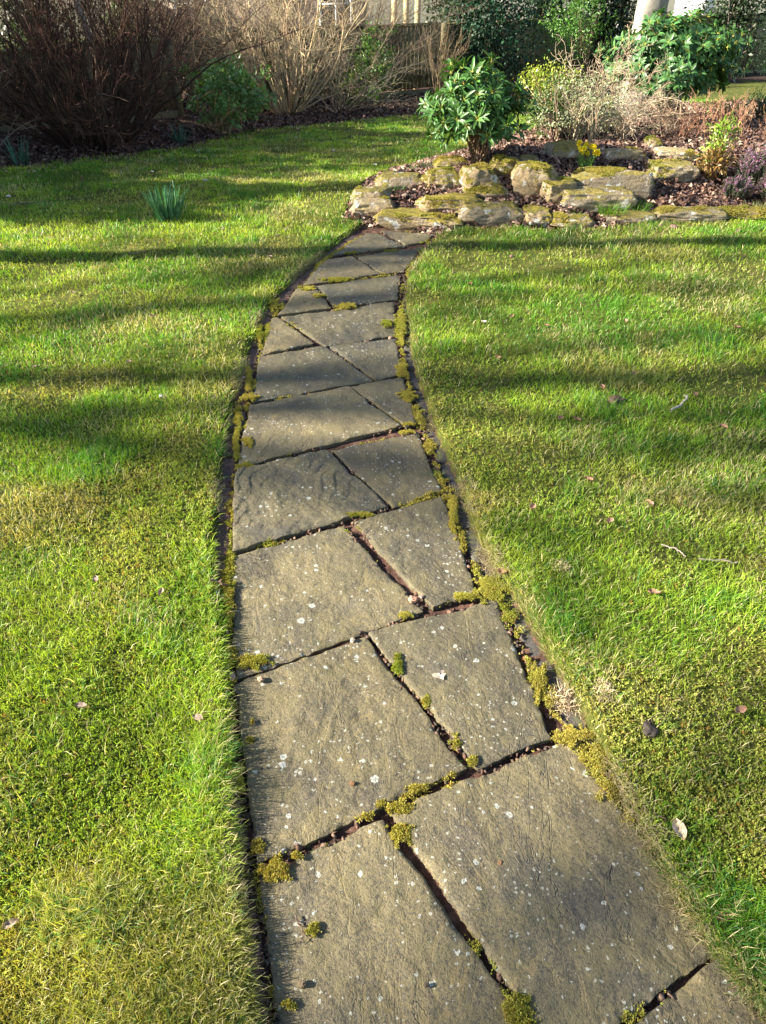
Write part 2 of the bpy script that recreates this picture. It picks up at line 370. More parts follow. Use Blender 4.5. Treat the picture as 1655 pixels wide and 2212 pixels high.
# ---------------------------------------------------------------- the ground sheet
def axis(segs):
    out = [segs[0][0]]
    for a, b, s in segs:
        n = max(1, int(round((b-a)/s))); out += list(np.linspace(a, b, n+1)[1:])
    return np.array(out)
gx = axis([(-120, -20, 10), (-20, -6, .7), (-6, -1.3, .08), (-1.3, 1.35, .014), (1.35, 5, .06), (5, 12, .2), (12, 30, 1.5), (30, 120, 10)])
gy = axis([(-30, -2, 2), (-2, .2, .2), (.2, 5.9, .015), (5.9, 12, .045), (12, 18, .12), (18, 40, 1), (40, 160, 12)])
GX, GY = np.meshgrid(gx, gy); gz = H(GX, GY)
rg = region(GX, GY)
col = np.zeros(GX.shape+(3,)); col[..., 0] = (rg >= 2); col[..., 1] = (rg == 1)
near = (np.abs(GX) < 1.4)&(GY < 6)&(rg == 1); gz = gz+np.where(near, .0035*fbm(GX*30, GY*30, 1., 3), 0)
idx = np.arange(GX.size).reshape(GX.shape); F = np.stack([idx[:-1, :-1], idx[:-1, 1:], idx[1:, 1:], idx[1:, :-1]], -1).reshape(-1, 4)
g = mk('ground', np.stack([GX, GY, gz], -1).reshape(-1, 3), F, M['ground'], None, col.reshape(-1, 3), True); tag(g, kind='structure')

# ---------------------------------------------------------------- paving slabs
ZM = {'A': (900, 900, .6647), 'B': (800, 1650, .8459), 'C': (800, 2500, .9668), 'D': (900, 3200, 1.3076), 'S': (0, 0, 1)}
def zp(k, x, y): ox, oy, s = ZM[k]; return ((ox+x*s)/1.8513, (oy+y*s)/1.8513)
def gp(k, x, y):
    d = raydir(*zp(k, x, y)); t = CAM_H/-d[2]; return (d*t)[:2]
SLABS = [  # TL TR BR BL, label
 ('A', [(935, 30), (1262, 55), (1195, 100), (1085, 115)], 'farthest small paving slab at the foot of the rockery, right of the diagonal mossy joint'),
 ('A', [(850, 50), (915, 50), (1078, 124), (645, 180)], 'farthest paving slab left of the diagonal mossy joint, crossed by the trunk shadow'),
 ('A', [(785, 186), (1187, 127), (1072, 275), (955, 290)], 'shaded slab in second row from the rockery, on the right'),
 ('A', [(600, 210), (765, 190), (935, 292), (465, 360)], 'slab with bright white lichen stains, second row from the rockery'),
 ('A', [(555, 364), (1052, 292), (1030, 447), (665, 490)], 'wide slab in third row from rockery, black gap on its right edge'),
 ('A', [(440, 377), (545, 368), (630, 495), (325, 537)], 'narrow left slab with a yellow moss patch on its upper corner'),
 ('A', [(345, 548), (1012, 465), (1022, 665), (610, 720)], 'rippled grey slab with yellow moss spots near its right edge'),
 ('A', [(285, 562), (322, 564), (530, 708), (216, 775)], 'small triangular slab wedged at the left edge of the path'),
 ('A', [(212, 786), (600, 725), (885, 932), (165, 1062)], 'smooth grey slab left of the long diagonal joint, mid path'),
 ('A', [(640, 733), (1025, 680), (1060, 893), (912, 930)], 'squarish slab right of long diagonal joint with a pink pebble at its top corner'),
 ('X', [('A', 160, 1085), ('A', 735, 972), ('B', 945, 60), ('B', 178, 253)], 'large grey-green slab with a raised shadowed lower edge, mid path left'),
 ('A', [(762, 972), (1066, 915), (1150, 1190), (1092, 1212)], 'tapering slab at the right edge beside a long strip of yellow moss'),
 ('B', [(175, 275), (600, 185), (885, 442), (158, 655)], 'slab covered in wavy riven cracks on the left of the path'),
 ('B', [(625, 180), (1025, 92), (1135, 372), (912, 440)], 'slab right of the wavy cracked one, grass tuft at its right corner'),
 ('X', [('B', 155, 680), ('B', 672, 535), ('B', 1045, 930), ('C', 152, 215)], 'lichen-dotted slab with a pinkish stone on its lower right corner'),
 ('B', [(730, 515), (1140, 397), (1305, 845), (1098, 915)], 'dark weathered slab bordered on the right by a bright moss strip'),
 ('C', [(155, 240), (680, 55), (1092, 588), (238, 982)], 'big left slab with a dark stain and many white lichen spots in its middle'),
 ('X', [('C', 700, 35), ('S', 1985, 2395), ('C', 1445, 458), ('C', 1150, 578)], 'slab with a pale heart-shaped leaf lying on it'),
 ('D', [(105, 235), (480, 68), (1005, 808), (240, 1250)], 'nearest left slab with small moss clumps and grass shadows on its left side'),
 ('D', [(520, 38), (1072, -196), (1492, 455), (1025, 798)], 'largest slab at the lower right, sprinkled with pale lichen'),
 ('D', [(1040, 850), (1510, 487), (1800, 850), (1300, 1250)], 'corner of a slab at the bottom right edge of the picture'),
]
joint_pts = []
def make_slab(quad, label, i):
    q = np.array(quad); c = q.mean(0)
    # pull the corners in a little and roughen the outline
    TL, TR, BR, BL = q
    wd = max(np.hypot(*(TR-TL)), np.hypot(*(BR-BL))); dp = max(np.hypot(*(TL-BL)), np.hypot(*(TR-BR)))
    st = .005 if c[1] < 2.4 else (.009 if c[1] < 4 else .014)
    nu, nv = max(8, int(wd/st)), max(8, int(dp/st))
    def warp(n):
        t = np.linspace(0, 1, n+1); return t
    U, Vv = np.meshgrid(warp(nu), warp(nv))
    def xy(u, v): return ((TL[0]*(1-u)+TR[0]*u)*(1-v)+(BL[0]*(1-u)+BR[0]*u)*v, (TL[1]*(1-u)+TR[1]*u)*(1-v)+(BL[1]*(1-u)+BR[1]*u)*v)
    X, Y = xy(U, Vv)
    ed = np.minimum(np.minimum(U*wd, (1-U)*wd), np.minimum(Vv*dp, (1-Vv)*dp))
    k = np.exp(-ed/.05)
    X = X+k*(.008*fbm(X, Y, i*3.1, 4, 9.)+.003*vnoise(X*45, Y*45, i)); Y = Y+k*(.008*fbm(X, Y, i*3.1+50, 4, 9.)+.003*vnoise(X*45, Y*45, i+9.))
    tx, ty = rng.normal(size=2)*.004
    rip = fbm(X*1.0+.25*Y, Y, i*7.7, 4, 5.); terr = rip*5; terr = (np.floor(terr)+sstep(.25, .75, terr-np.floor(terr)))/5   # cleft terraces
    amp = (.012 if i in (6, 12) else .0075)
    z = amp*terr+.002*fbm(X, Y, i, 3, 24.)+.0009*vnoise(X*90, Y*90, 2.)
    if i in (6, 12, 16):     # wavy riven steps
        wv = (X*1.0-Y*.35)*17+1.6*fbm(X, Y, 4.+i, 3, 3.2); f = wv-np.floor(wv); z = z+{6: .0016, 12: .0042, 16: .0016}[i]*(f-sstep(.9, 1., f))*sstep(-.2, .3, vnoise(X*4, Y*4, 8.+i))
    chip = sstep(.04, .26, vnoise(X*14, Y*14, i*2.3)); z = z-.0025*np.exp(-ed/.004)-.006*chip*np.exp(-ed/.012)
    z = z+(X-c[0])*tx+(Y-c[1])*ty+[.0, .002, -.003, .003][i % 4]+(.006 if i in (10, 12) else 0)
    n1, n2 = nv+1, nu+1; idx = np.arange(n1*n2).reshape(n1, n2)
    F = [np.stack([idx[:-1, :-1], idx[1:, :-1], idx[1:, 1:], idx[:-1, 1:]], -1).reshape(-1, 4)]
    V = np.stack([X, Y, z], -1).reshape(-1, 3)
    ring = np.concatenate([idx[0, :-1], idx[:-1, -1], idx[-1, :0:-1], idx[:0:-1, 0]])
    lo = V[ring].copy(); m = len(ring); e0 = len(V); V = np.vstack([V, lo]); ring = e0+np.arange(m)
    lo1 = lo.copy(); lo1[:, 2] -= .018; lo1[:, :2] += rng.normal(size=(m, 2))*.0012; lo2 = lo1.copy(); lo2[:, 2] = -.05
    n0 = len(V); V = np.vstack([V, lo1, lo2]); a = np.arange(m); b = (a+1) % m
    F.append(np.stack([ring[a], ring[b], n0+b, n0+a], 1)); F.append(np.stack([n0+a, n0+b, n0+m+b, n0+m+a], 1))
    o = mk('paving_slab', V, F, M['slab'], None, None, True, origin=(c[0], c[1], 0))
    tag(o, label, 'paving slab', 'riven stone slabs of the garden path')
    for e in ((TL, TR), (TR, BR), (BR, BL), (BL, TL)): joint_pts.append(e)
for i, (k, qs, lab) in enumerate(SLABS):
    q = [gp(k, *p) for p in qs] if k != 'X' else [gp(*p) for p in qs]
    cc = np.mean(q, 0); q = [p-(p-cc)/np.linalg.norm(p-cc)*-.006 for p in q]
    make_slab(q, lab, i)

# ---------------------------------------------------------------- brick edging
def rebase(poly_, off, step):
    p = np.array(poly_); d = np.diff(p, axis=0); s = np.concatenate([[0], np.cumsum(np.hypot(d[:, 0], d[:, 1]))])
    t = np.arange(0, s[-1], .02); x = np.interp(t, s, p[:, 0]); y = np.interp(t, s, p[:, 1])
    kx = np.ones(15)/15; xs = np.convolve(np.pad(x, 7, 'edge'), kx, 'valid'); ys = np.convolve(np.pad(y, 7, 'edge'), kx, 'valid')
    tx, ty = np.gradient(xs), np.gradient(ys); L = np.hypot(tx, ty); nx, ny = -ty/L, tx/L
    xs, ys = xs+nx*off, ys+ny*off
    i = np.arange(0, len(t), int(step/.02)); return xs, ys, i
LE = [gp(*p) for p in [('A', 850, 50), ('A', 600, 208), ('A', 440, 375), ('A', 290, 562), ('A', 210, 785), ('A', 155, 1062), ('B', 175, 262), ('B', 155, 660), ('B', 150, 1100), ('C', 150, 230), ('C', 170, 590), ('C', 205, 850), ('D', 95, 235), ('D', 130, 400), ('D', 170, 690), ('D', 240, 1250)]]
RE = [gp(*p) for p in [('A', 1262, 55), ('A', 1187, 125), ('A', 1075, 280), ('A', 1035, 440), ('A', 1024, 665), ('A', 1064, 895), ('A', 1152, 1190), ('B', 1137, 372), ('B', 1200, 600), ('B', 1305, 840), ('S', 1990, 2395), ('C', 1275, 0), ('C', 1450, 458), ('C', 1570, 470), ('D', 1150, 0), ('D', 1300, 165), ('D', 1495, 450), ('D', 1800, 850)]]
def brick_row(line, off, label, grp, mt):
    xs, ys, ii = rebase(line, off, .22)
    for a, b in zip(ii[:-1], ii[1:]):
        p, q = np.array([xs[a], ys[a]]), np.array([xs[b], ys[b]]); c = (p+q)/2; L = np.hypot(*(q-p))-.012; an = math.atan2(q[1]-p[1], q[0]-p[0])
        nu, nv = 22, 11
        U, W = np.meshgrid(np.linspace(-.5, .5, nu+1), np.linspace(-.5, .5, nv+1)); X, Y = U*L, W*.1
        ed = np.minimum(L/2-np.abs(X), .05-np.abs(Y)); s = rng.uniform(0, 90)
        z = -.006*np.exp(-ed/.006)+.0035*fbm(X, Y, s, 3, 25.)+X*rng.normal()*.02+rng.normal()*.002
        X = X+.003*vnoise(X*30, Y*30, s); Y = Y+.003*vnoise(X*30, Y*30, s+7)
        idx = np.arange(X.size).reshape(X.shape); ring = np.concatenate([idx[0, :-1], idx[:-1, -1], idx[-1, :0:-1], idx[:0:-1, 0]])
        V = np.stack([X, Y, z], -1).reshape(-1, 3); lo = V[ring].copy(); lo[:, 2] = -.04; n0 = len(V); m = len(ring); k = np.arange(m)
        V = np.vstack([V, lo]); F = [np.stack([idx[:-1, :-1], idx[:-1, 1:], idx[1:, 1:], idx[1:, :-1]], -1).reshape(-1, 4), np.stack([ring, n0+k, n0+(k+1) % m, np.roll(ring, -1)], 1)]
        o = mk('edging_brick', V, F, M[mt], None, None, True)
        o.location = (c[0], c[1], -.009); o.rotation_euler = (rng.normal()*.02, 0, an)
        tag(o, label, 'brick', grp)
brick_row(LE, -.062, 'old red-brown brick in the row along the left edge of the path', 'bricks edging the left side of the path', 'brick')
brick_row(RE, .085, 'dark weathered brick in the row along the right edge of the path', 'bricks edging the right side of the path', 'brick_grey')

# ---------------------------------------------------------------- rocks of the rockery
moss_pts = []                # (points, cushion height, colour) gathered for the moss object
def superbox(n=26, e=.42):
    V, F = [], []; t = np.linspace(-1, 1, n+1); U, W = np.meshgrid(t, t); o = 0
    for ax in range(3):
        for s in (-1, 1):
            P = np.zeros((n+1, n+1, 3)); P[..., ax] = s; P[..., (ax+1) % 3] = U; P[..., (ax+2) % 3] = W
            idx = np.arange((n+1)**2).reshape(n+1, n+1)+o; f = np.stack([idx[:-1, :-1], idx[:-1, 1:], idx[1:, 1:], idx[1:, :-1]], -1).reshape(-1, 4)
            V.append(P.reshape(-1, 3)); F.append(f if s > 0 else f[:, ::-1]); o += (n+1)**2
    V = np.vstack(V); F = np.vstack(F)
    sph = V/np.linalg.norm(V, axis=1, keepdims=True); V = V*(1-e)+sph*e*1.25
    key = np.round(V, 5); _, first, inv = np.unique(key, axis=0, return_index=True, return_inverse=True)
    return V[first], inv.ravel()[F]
SB = {e: superbox(26, {.25: .2, .45: .32, .7: .5}[e]) for e in (.25, .45, .7)}
def rock(x0, x1, yt, yb, depth, label, e=.45, m='rock', rot=0., tilt=0., taper=.85, mossy=.5, slope=0., grp='weathered sandstone rocks of the rockery'):
    seed = len(moss_pts)*3.7+x0*.01
    b = pix((x0+x1)/2, yb); s = mpp(b); W = (x1-x0)*s/2; d = raydir((x0+x1)/2, (yt+yb)/2)
    cosv = math.cos(math.atan2(-d[2], d[1])); sinv = math.sin(math.atan2(-d[2], d[1]))
    Hh = max(.05, ((yb-yt)*s*math.cos(math.atan((CY-yb)/FPX))**1.0-depth*.55*sinv)/cosv)
    V, F = SB[e]; P = V.copy()
    q = P/np.abs(P).max()
    n1 = fbm(P[:, 0]*1.1+seed, P[:, 1]*1.1, P[:, 2]*1.1+seed, 2, 1.); N = nrm(P)
    P = P+N*(n1*.2)[:, None]
    n2 = fbm(P[:, 0]+seed, P[:, 1], P[:, 2], 4, 3.); ns = vnoise(P[:, 0]*1.2+seed, P[:, 1]*1.2, P[:, 2]*6)
    P = P+N*(n2*.09+.022*ns+.03*np.abs(vnoise(P[:, 0]*9+seed, P[:, 1]*9, P[:, 2]*9)))[:, None]
    for q_ in range(7):
        nd = nrm(np.random.default_rng(int(seed*100)+q_).normal(size=3)*[1, 1, .8]); dd = P@nd; lim = np.random.default_rng(int(seed*77)+q_).uniform(.80, .98)*np.abs(dd).max()*(.9 if e < .5 else .95)
        P = P-nd*(np.maximum(dd-lim, 0)*.85)[:, None]
    P[:, :2] *= (1-(1-taper)*sstep(-.2, 1., P[:, 2]))[:, None]
    P[:, 2] += slope*P[:, 0]
    P = P*[W*1.0, depth*.5, Hh*.51]; P[:, 2] += Hh*.34
    a = rot; ca, sa = math.cos(a), math.sin(a); P = np.stack([P[:, 0]*ca-P[:, 1]*sa, P[:, 0]*sa+P[:, 1]*ca, P[:, 2]+tilt*P[:, 1]], 1)
    loc = np.array([b[0], b[1]+depth*.42, b[2]])
    o = mk('rockery_rock', P, F, M[m], None, None, True); o.location = loc
    tag(o, label, 'rock', grp)
    if mossy:
        fN = np.cross(P[F[:, 1]]-P[F[:, 0]], P[F[:, 2]]-P[F[:, 0]]); A = np.linalg.norm(fN, axis=1); fN = fN/(A[:, None]+1e-9); ctr = P[F].mean(1)+loc
        okk = (fN[:, 2] > .35)&(fbm(ctr[:, 0], ctr[:, 1], ctr[:, 2], 3, 4.)+.35*fN[:, 2] > .78-.42*mossy)
        j = np.nonzero(okk)[0]
        if len(j):
            cnt = int(A[j].sum()*22000)
            k = rng.choice(j, cnt, p=A[j]/A[j].sum()); uv = rng.uniform(size=(cnt, 2, 1))
            p = P[F[k, 0]]*(1-uv[:, 0])*(1-uv[:, 1])+P[F[k, 1]]*uv[:, 0]*(1-uv[:, 1])+P[F[k, 2]]*uv[:, 0]*uv[:, 1]+P[F[k, 3]]*(1-uv[:, 0])*uv[:, 1]
            moss_pts.append((p+loc, fN[k], .012))
        else: moss_pts.append((np.zeros((0, 3)), np.zeros((0, 3)), .01))
    else: moss_pts.append((np.zeros((0, 3)), np.zeros((0, 3)), .01))
    return o
# rear stones first
rock(1185, 1262, 300, 345, .35, 'dark boulder half hidden in shade behind the daffodils', .7, 'rock_dark', 0, mossy=.3)
rock(1303, 1392, 318, 350, .22, 'pale thin flat stone lying on the leaf litter right of the daffodils', .25, 'rock_pale', .1, mossy=.15)
rock(1400, 1430, 293, 322, .2, 'small rounded mossy stone at the back of the rockery', .7, 'rock', mossy=1.)
rock(1420, 1510, 318, 345, .25, 'long pale ledge stone behind the stacked slaty rock', .25, 'rock_pale', -.05, mossy=.3)
rock(1408, 1505, 345, 394, .32, 'layered slaty rock with a golden moss cap on its left end', .25, 'rock_dark', 0, taper=.9, mossy=.7)
rock(942, 1010, 338, 366, .25, 'low flat mossy stone beneath the left rhododendron', .45, 'rock', mossy=.9)
rock(1062, 1125, 333, 382, .3, 'rounded boulder wholly capped with golden moss', .7, 'rock', mossy=1.2)
rock(1120, 1165, 332, 362, .2, 'small brown stone just behind the golden moss boulder', .45, 'rock_dark', mossy=.3)
rock(917, 1005, 360, 408, .3, 'buff cracked rock between the two white-spotted rock and mossy slab', .45, 'rock', .1, mossy=.35)
rock(815, 915, 370, 412, .28, 'grey rock with white lichen blotches at the left rim of the rockery', .45, 'rock_dark', -.1, mossy=.35)
rock(996, 1075, 350, 415, .3, 'upright buff rock with moss streaks under the rhododendron stem', .25, 'rock', .3, taper=.75, mossy=.6)
rock(1112, 1205, 346, 418, .32, 'tall domed rock with mossy shoulders left of the daffodils', .7, 'rock', mossy=.8)
rock(1245, 1410, 356, 422, .38, 'largest rock of the rockery, long dark boulder with a mossy top', .45, 'rock_dark', -.08, taper=.92, mossy=.55)
rock(1163, 1255, 378, 440, .34, 'sloping flat-topped rock left of the largest boulder', .25, 'rock', .35, mossy=.5, taper=.92)
rock(1000, 1100, 382, 428, .32, 'triangular rock with mossy skirt in the middle left of the rockery', .45, 'rock', -.2, taper=.6, mossy=.7)
rock(762, 850, 400, 447, .26, 'grey-brown squared stone at the far left end of the rockery', .25, 'rock_dark', -.1, mossy=.2)
rock(762, 850, 426, 466, .2, 'split stone with a cream face at the left end of the front row', .25, 'rock_pale', .1, mossy=.4)
rock(1210, 1372, 400, 458, .28, 'long pale flat-faced stone behind the grass tufts', .25, 'rock_dark', .03, taper=.9, mossy=.25, slope=-.05)
rock(905, 1045, 416, 456, .3, 'low wide rock with white lichen and moss above the front row', .45, 'rock', .05, mossy=.6)
rock(818, 1000, 450, 496, .34, 'long buff boulder at the end of the path, first of the front row', .25, 'rock', -.1, mossy=.45, taper=.95)
rock(990, 1130, 432, 487, .32, 'humped grey boulder with white lichen beside the end of the path', .45, 'rock_dark', .12, mossy=.5, taper=.8)
rock(1126, 1194, 443, 489, .26, 'smooth round buff boulder in the middle of the front row', .7, 'rock', 0, mossy=.25)
rock(1186, 1284, 458, 492, .25, 'low brown boulder right of the smooth round one in front row', .7, 'rock', 0, mossy=.6)
rock(1310, 1418, 455, 486, .2, 'blue-grey squared kerb stone in the front row below the grass tufts', .25, 'rock_dark', .02, mossy=.1, taper=.96)
rock(1416, 1568, 447, 478, .2, 'long low dark mossy stone in front row below the leaf litter', .25, 'rock_dark', .0, mossy=.5, taper=.96)
rock(1556, 1700, 447, 474, .24, 'moss-covered stone at the right end of the front row', .45, 'rock', 0, mossy=1.1)

# ---------------------------------------------------------------- grass, moss, litter
def sample_polar(n, r0, r1, pw, half=52):   # points seen from the viewpoint side, density falling with distance
    u = rng.uniform(size=n); a = rng.uniform(-half, half, n)*PI/180; e = 2-pw
    r = (r0**e+u*(r1**e-r0**e))**(1/e)
    return r*np.sin(a), r*np.cos(a), r
def edge_d(x, y): return np.maximum(interp_b(LB, y)-x, x-interp_b(RB, y))      # distance beyond the path edge (lawn side >0)
def mosspatch(x, y):         # where moss outgrows grass
    v = fbm(x, y, 11., 4, 1.1)*1.15
    v = v+.38*np.exp(-(((x+.85)/.42)**2+((y-1.15)/.55)**2))+.25*np.exp(-(((x-1.1)/.3)**2+((y-.95)/.5)**2))+.22*np.exp(-(((x+1.1)/.5)**2+((y-2.3)/.5)**2))
    return v+.12*sstep(2.6, .8, y)
def worn(x, y):              # olive and straw coloured tired patches of turf
    return sstep(.12, .55, fbm(x, y, 81., 4, 1.5)+.10*sstep(3.2, 1.2, y)*sstep(.3, -.3, x)+.3*np.exp(-(((x+.8)/.28)**2+((y-1.25)/.3)**2)))
def grass_field():
    Vs, Fs3, Cs, n0 = [], [], [], 0
    x, y, r = sample_polar(1600000, .36, 19, 1.42, 66)
    rgn = region(x, y); ed = edge_d(x, y); onp = (y < PATH_TOP)
    ragged = .034*vnoise(x*7, y*7, 2.)+.012*vnoise(x*22, y*22, 2.)-.012
    keep = (rgn == 0)&((~onp)|(ed > ragged))
    mp = mosspatch(x, y)
    pat = fbm(x, y, 31., 3, 2.6)
    keep &= rng.uniform(size=len(x)) < np.clip(1.05-1.0*sstep(.05, .45, mp)+.3*pat, .16, 1)
    x, y, r, mp, pat, ed, onp = [v[keep] for v in (x, y, r, mp, pat, ed, onp)]
    n = len(x); z = H(x, y)
    tuft = sstep(.0, .6, fbm(x, y, 51., 3, 3.2))
    nearedge = np.where(onp, np.exp(-np.maximum(ed, 0)/.035), 0)
    L = (.019+.030*rng.uniform(size=n)**2+.034*tuft**1.5+.02*nearedge*rng.uniform(size=n))*(1+.012*r)*.92
    wd = (.0010+.0008*rng.uniform(size=n))*(1+.34*np.maximum(r-.8, 0))
    az = rng.uniform(0, 2*PI, n)+.9*vnoise(x*2.2, y*2.2, 6.)
    # blades at the path edge hang out over the bricks
    side = np.where(x < interp_b(LB, y)+.3, 0., PI); out = nearedge > rng.uniform(.15, .9, n)
    az = np.where(out&onp, side+rng.normal(size=n)*.6, az)
    lean = rng.uniform(.3, 1.45, n)+.2*nearedge
    lean = np.minimum(lean, 1.45)
    D1 = np.stack([np.cos(az)*np.sin(lean*.6), np.sin(az)*np.sin(lean*.6), np.cos(lean*.6)], 1)
    l2 = np.minimum(lean*1.25, 1.5); D2 = np.stack([np.cos(az)*np.sin(l2), np.sin(az)*np.sin(l2), np.cos(l2)], 1)
    fa = rng.uniform(0, 2*PI, n); S = np.stack([np.cos(fa), np.sin(fa), np.zeros(n)], 1)
    B = np.stack([x, y, z-.002], 1); Mid = B+D1*(L*.55)[:, None]; Tp = Mid+D2*(L*.5)[:, None]; h = (wd/2)[:, None]
    V = np.stack([B-S*h, B+S*h, Mid-S*h*.9, Mid+S*h*.9, Tp], 1).reshape(-1, 3)
    o = (np.arange(n)*5)[:, None]; F4 = o+np.array([[0, 1, 3, 2]]); F3 = o+np.array([[2, 3, 4]])
    # blade colours: fresh green, yellow green, straw
    t = np.clip(.53+.75*pat+.5*fbm(x, y, 44., 2, .9)+.22*rng.normal(size=n)+.35*np.clip(mp, -.5, .5)-.3*tuft, 0, 1)[:, None]
    c = np.array([.11, .30, .022])*(1-t)+np.array([.40, .53, .05])*t
    wn = (worn(x, y)*.75)[:, None]; c = c*(1-wn)+np.array([.36, .35, .085])*wn
    dk = sstep(.1, .5, fbm(x, y, 131., 3, 1.2))[:, None]; c = c*(1-.45*dk)
    straw = rng.uniform(size=n) < .15*wn[:, 0]+ .08+.30*sstep(.05, .42, fbm(x, y, 61., 3, 1.7))+.12*sstep(.1, .5, mp)+.6*np.where(x > 0, nearedge, nearedge*.3); c[straw] = np.array([.62, .54, .29])*rng.uniform(.6, 1.15, (straw.sum(), 1))
    blue = rng.uniform(size=n) < .14*tuft+.05; c[blue] = np.array([.07, .22, .065])*rng.uniform(.7, 1.2, (blue.sum(), 1))
    c *= rng.uniform(.8, 1.2, (n, 1))
    o = mk('grass', V, [F4, F3], M['grass'], None, np.repeat(c, 5, 0)); tag(o, 'short mown green grass blades of the lawn on both sides of the path', 'grass', kind='stuff')
grass_field()
def sprigs(P, N, size, colr, nl=4):
    """little upright moss shoots: nl leaflets fanning from each point"""
    n = len(P); Pn = np.repeat(P, nl, 0); Nn = np.repeat(N, nl, 0); sz = np.repeat(size, nl)
    D = nrm(Nn*.9+rng.normal(size=(n*nl, 3))*.62); side = nrm(np.cross(D, rdir(n*nl))); l = sz[:, None]; wv = sz[:, None]*.16
    V = np.stack([Pn, Pn+D*l*.6-side*wv, Pn+D*l, Pn+D*l*.6+side*wv], 1).reshape(-1, 3)
    F = (np.arange(n*nl)*4)[:, None]+np.array([[0, 1, 2, 3]])
    return V, F, np.repeat(np.repeat(colr, nl, 0), 4, 0)
def moss_colour(x, y, n, gold=0.):
    t = np.clip(.5+.9*fbm(x, y, 71., 2, 3.5)+.16*rng.normal(size=n)+gold, 0, 1)[:, None]
    c = np.array([.22, .33, .04])*(1-t)+np.array([.42, .43, .10])*t
    br = rng.uniform(size=n) < .04; c[br] = np.array([.34, .20, .05]); return c*rng.uniform(.8, 1.2, (n, 1))
def lawn_moss():
    x, y, r = sample_polar(620000, .36, 9., 1.4, 66)
    mp = mosspatch(x, y); keep = (region(x, y) == 0)&((y > PATH_TOP)|(edge_d(x, y) > .01))&(rng.uniform(size=len(x)) < (sstep(-.12, .42, mp)*.75+.08)*(1-.8*sstep(2.0, 4.0, r))*(1-.55*sstep(.2, .6, x)*sstep(.9, 1.5, y)))
    x, y, r = x[keep], y[keep], r[keep]; n = len(x)
    P = np.stack([x, y, H(x, y)+.008*np.abs(vnoise(x*18, y*18, 3.))+.004*rng.uniform(size=n)], 1)
    tan = .42*sstep(.12, .5, fbm(x, y, 91., 3, 2.))
    mc = moss_colour(x, y, n, tan-.05); wm = worn(x, y)[:, None]*.8; mc = mc*(1-wm)+np.array([.46, .40, .11])*wm*rng.uniform(.7, 1.2, (n, 1))
    V, F, c = sprigs(P, np.tile([0, 0, 1.], (n, 1)), (.006+.005*rng.uniform(size=n))*(1+.13*r), mc, 3)
    o = mk('lawn_moss', V, F, M['moss'], None, c); tag(o, 'yellow-green spongy moss growing in patches through the lawn', 'moss', kind='stuff')
lawn_moss()
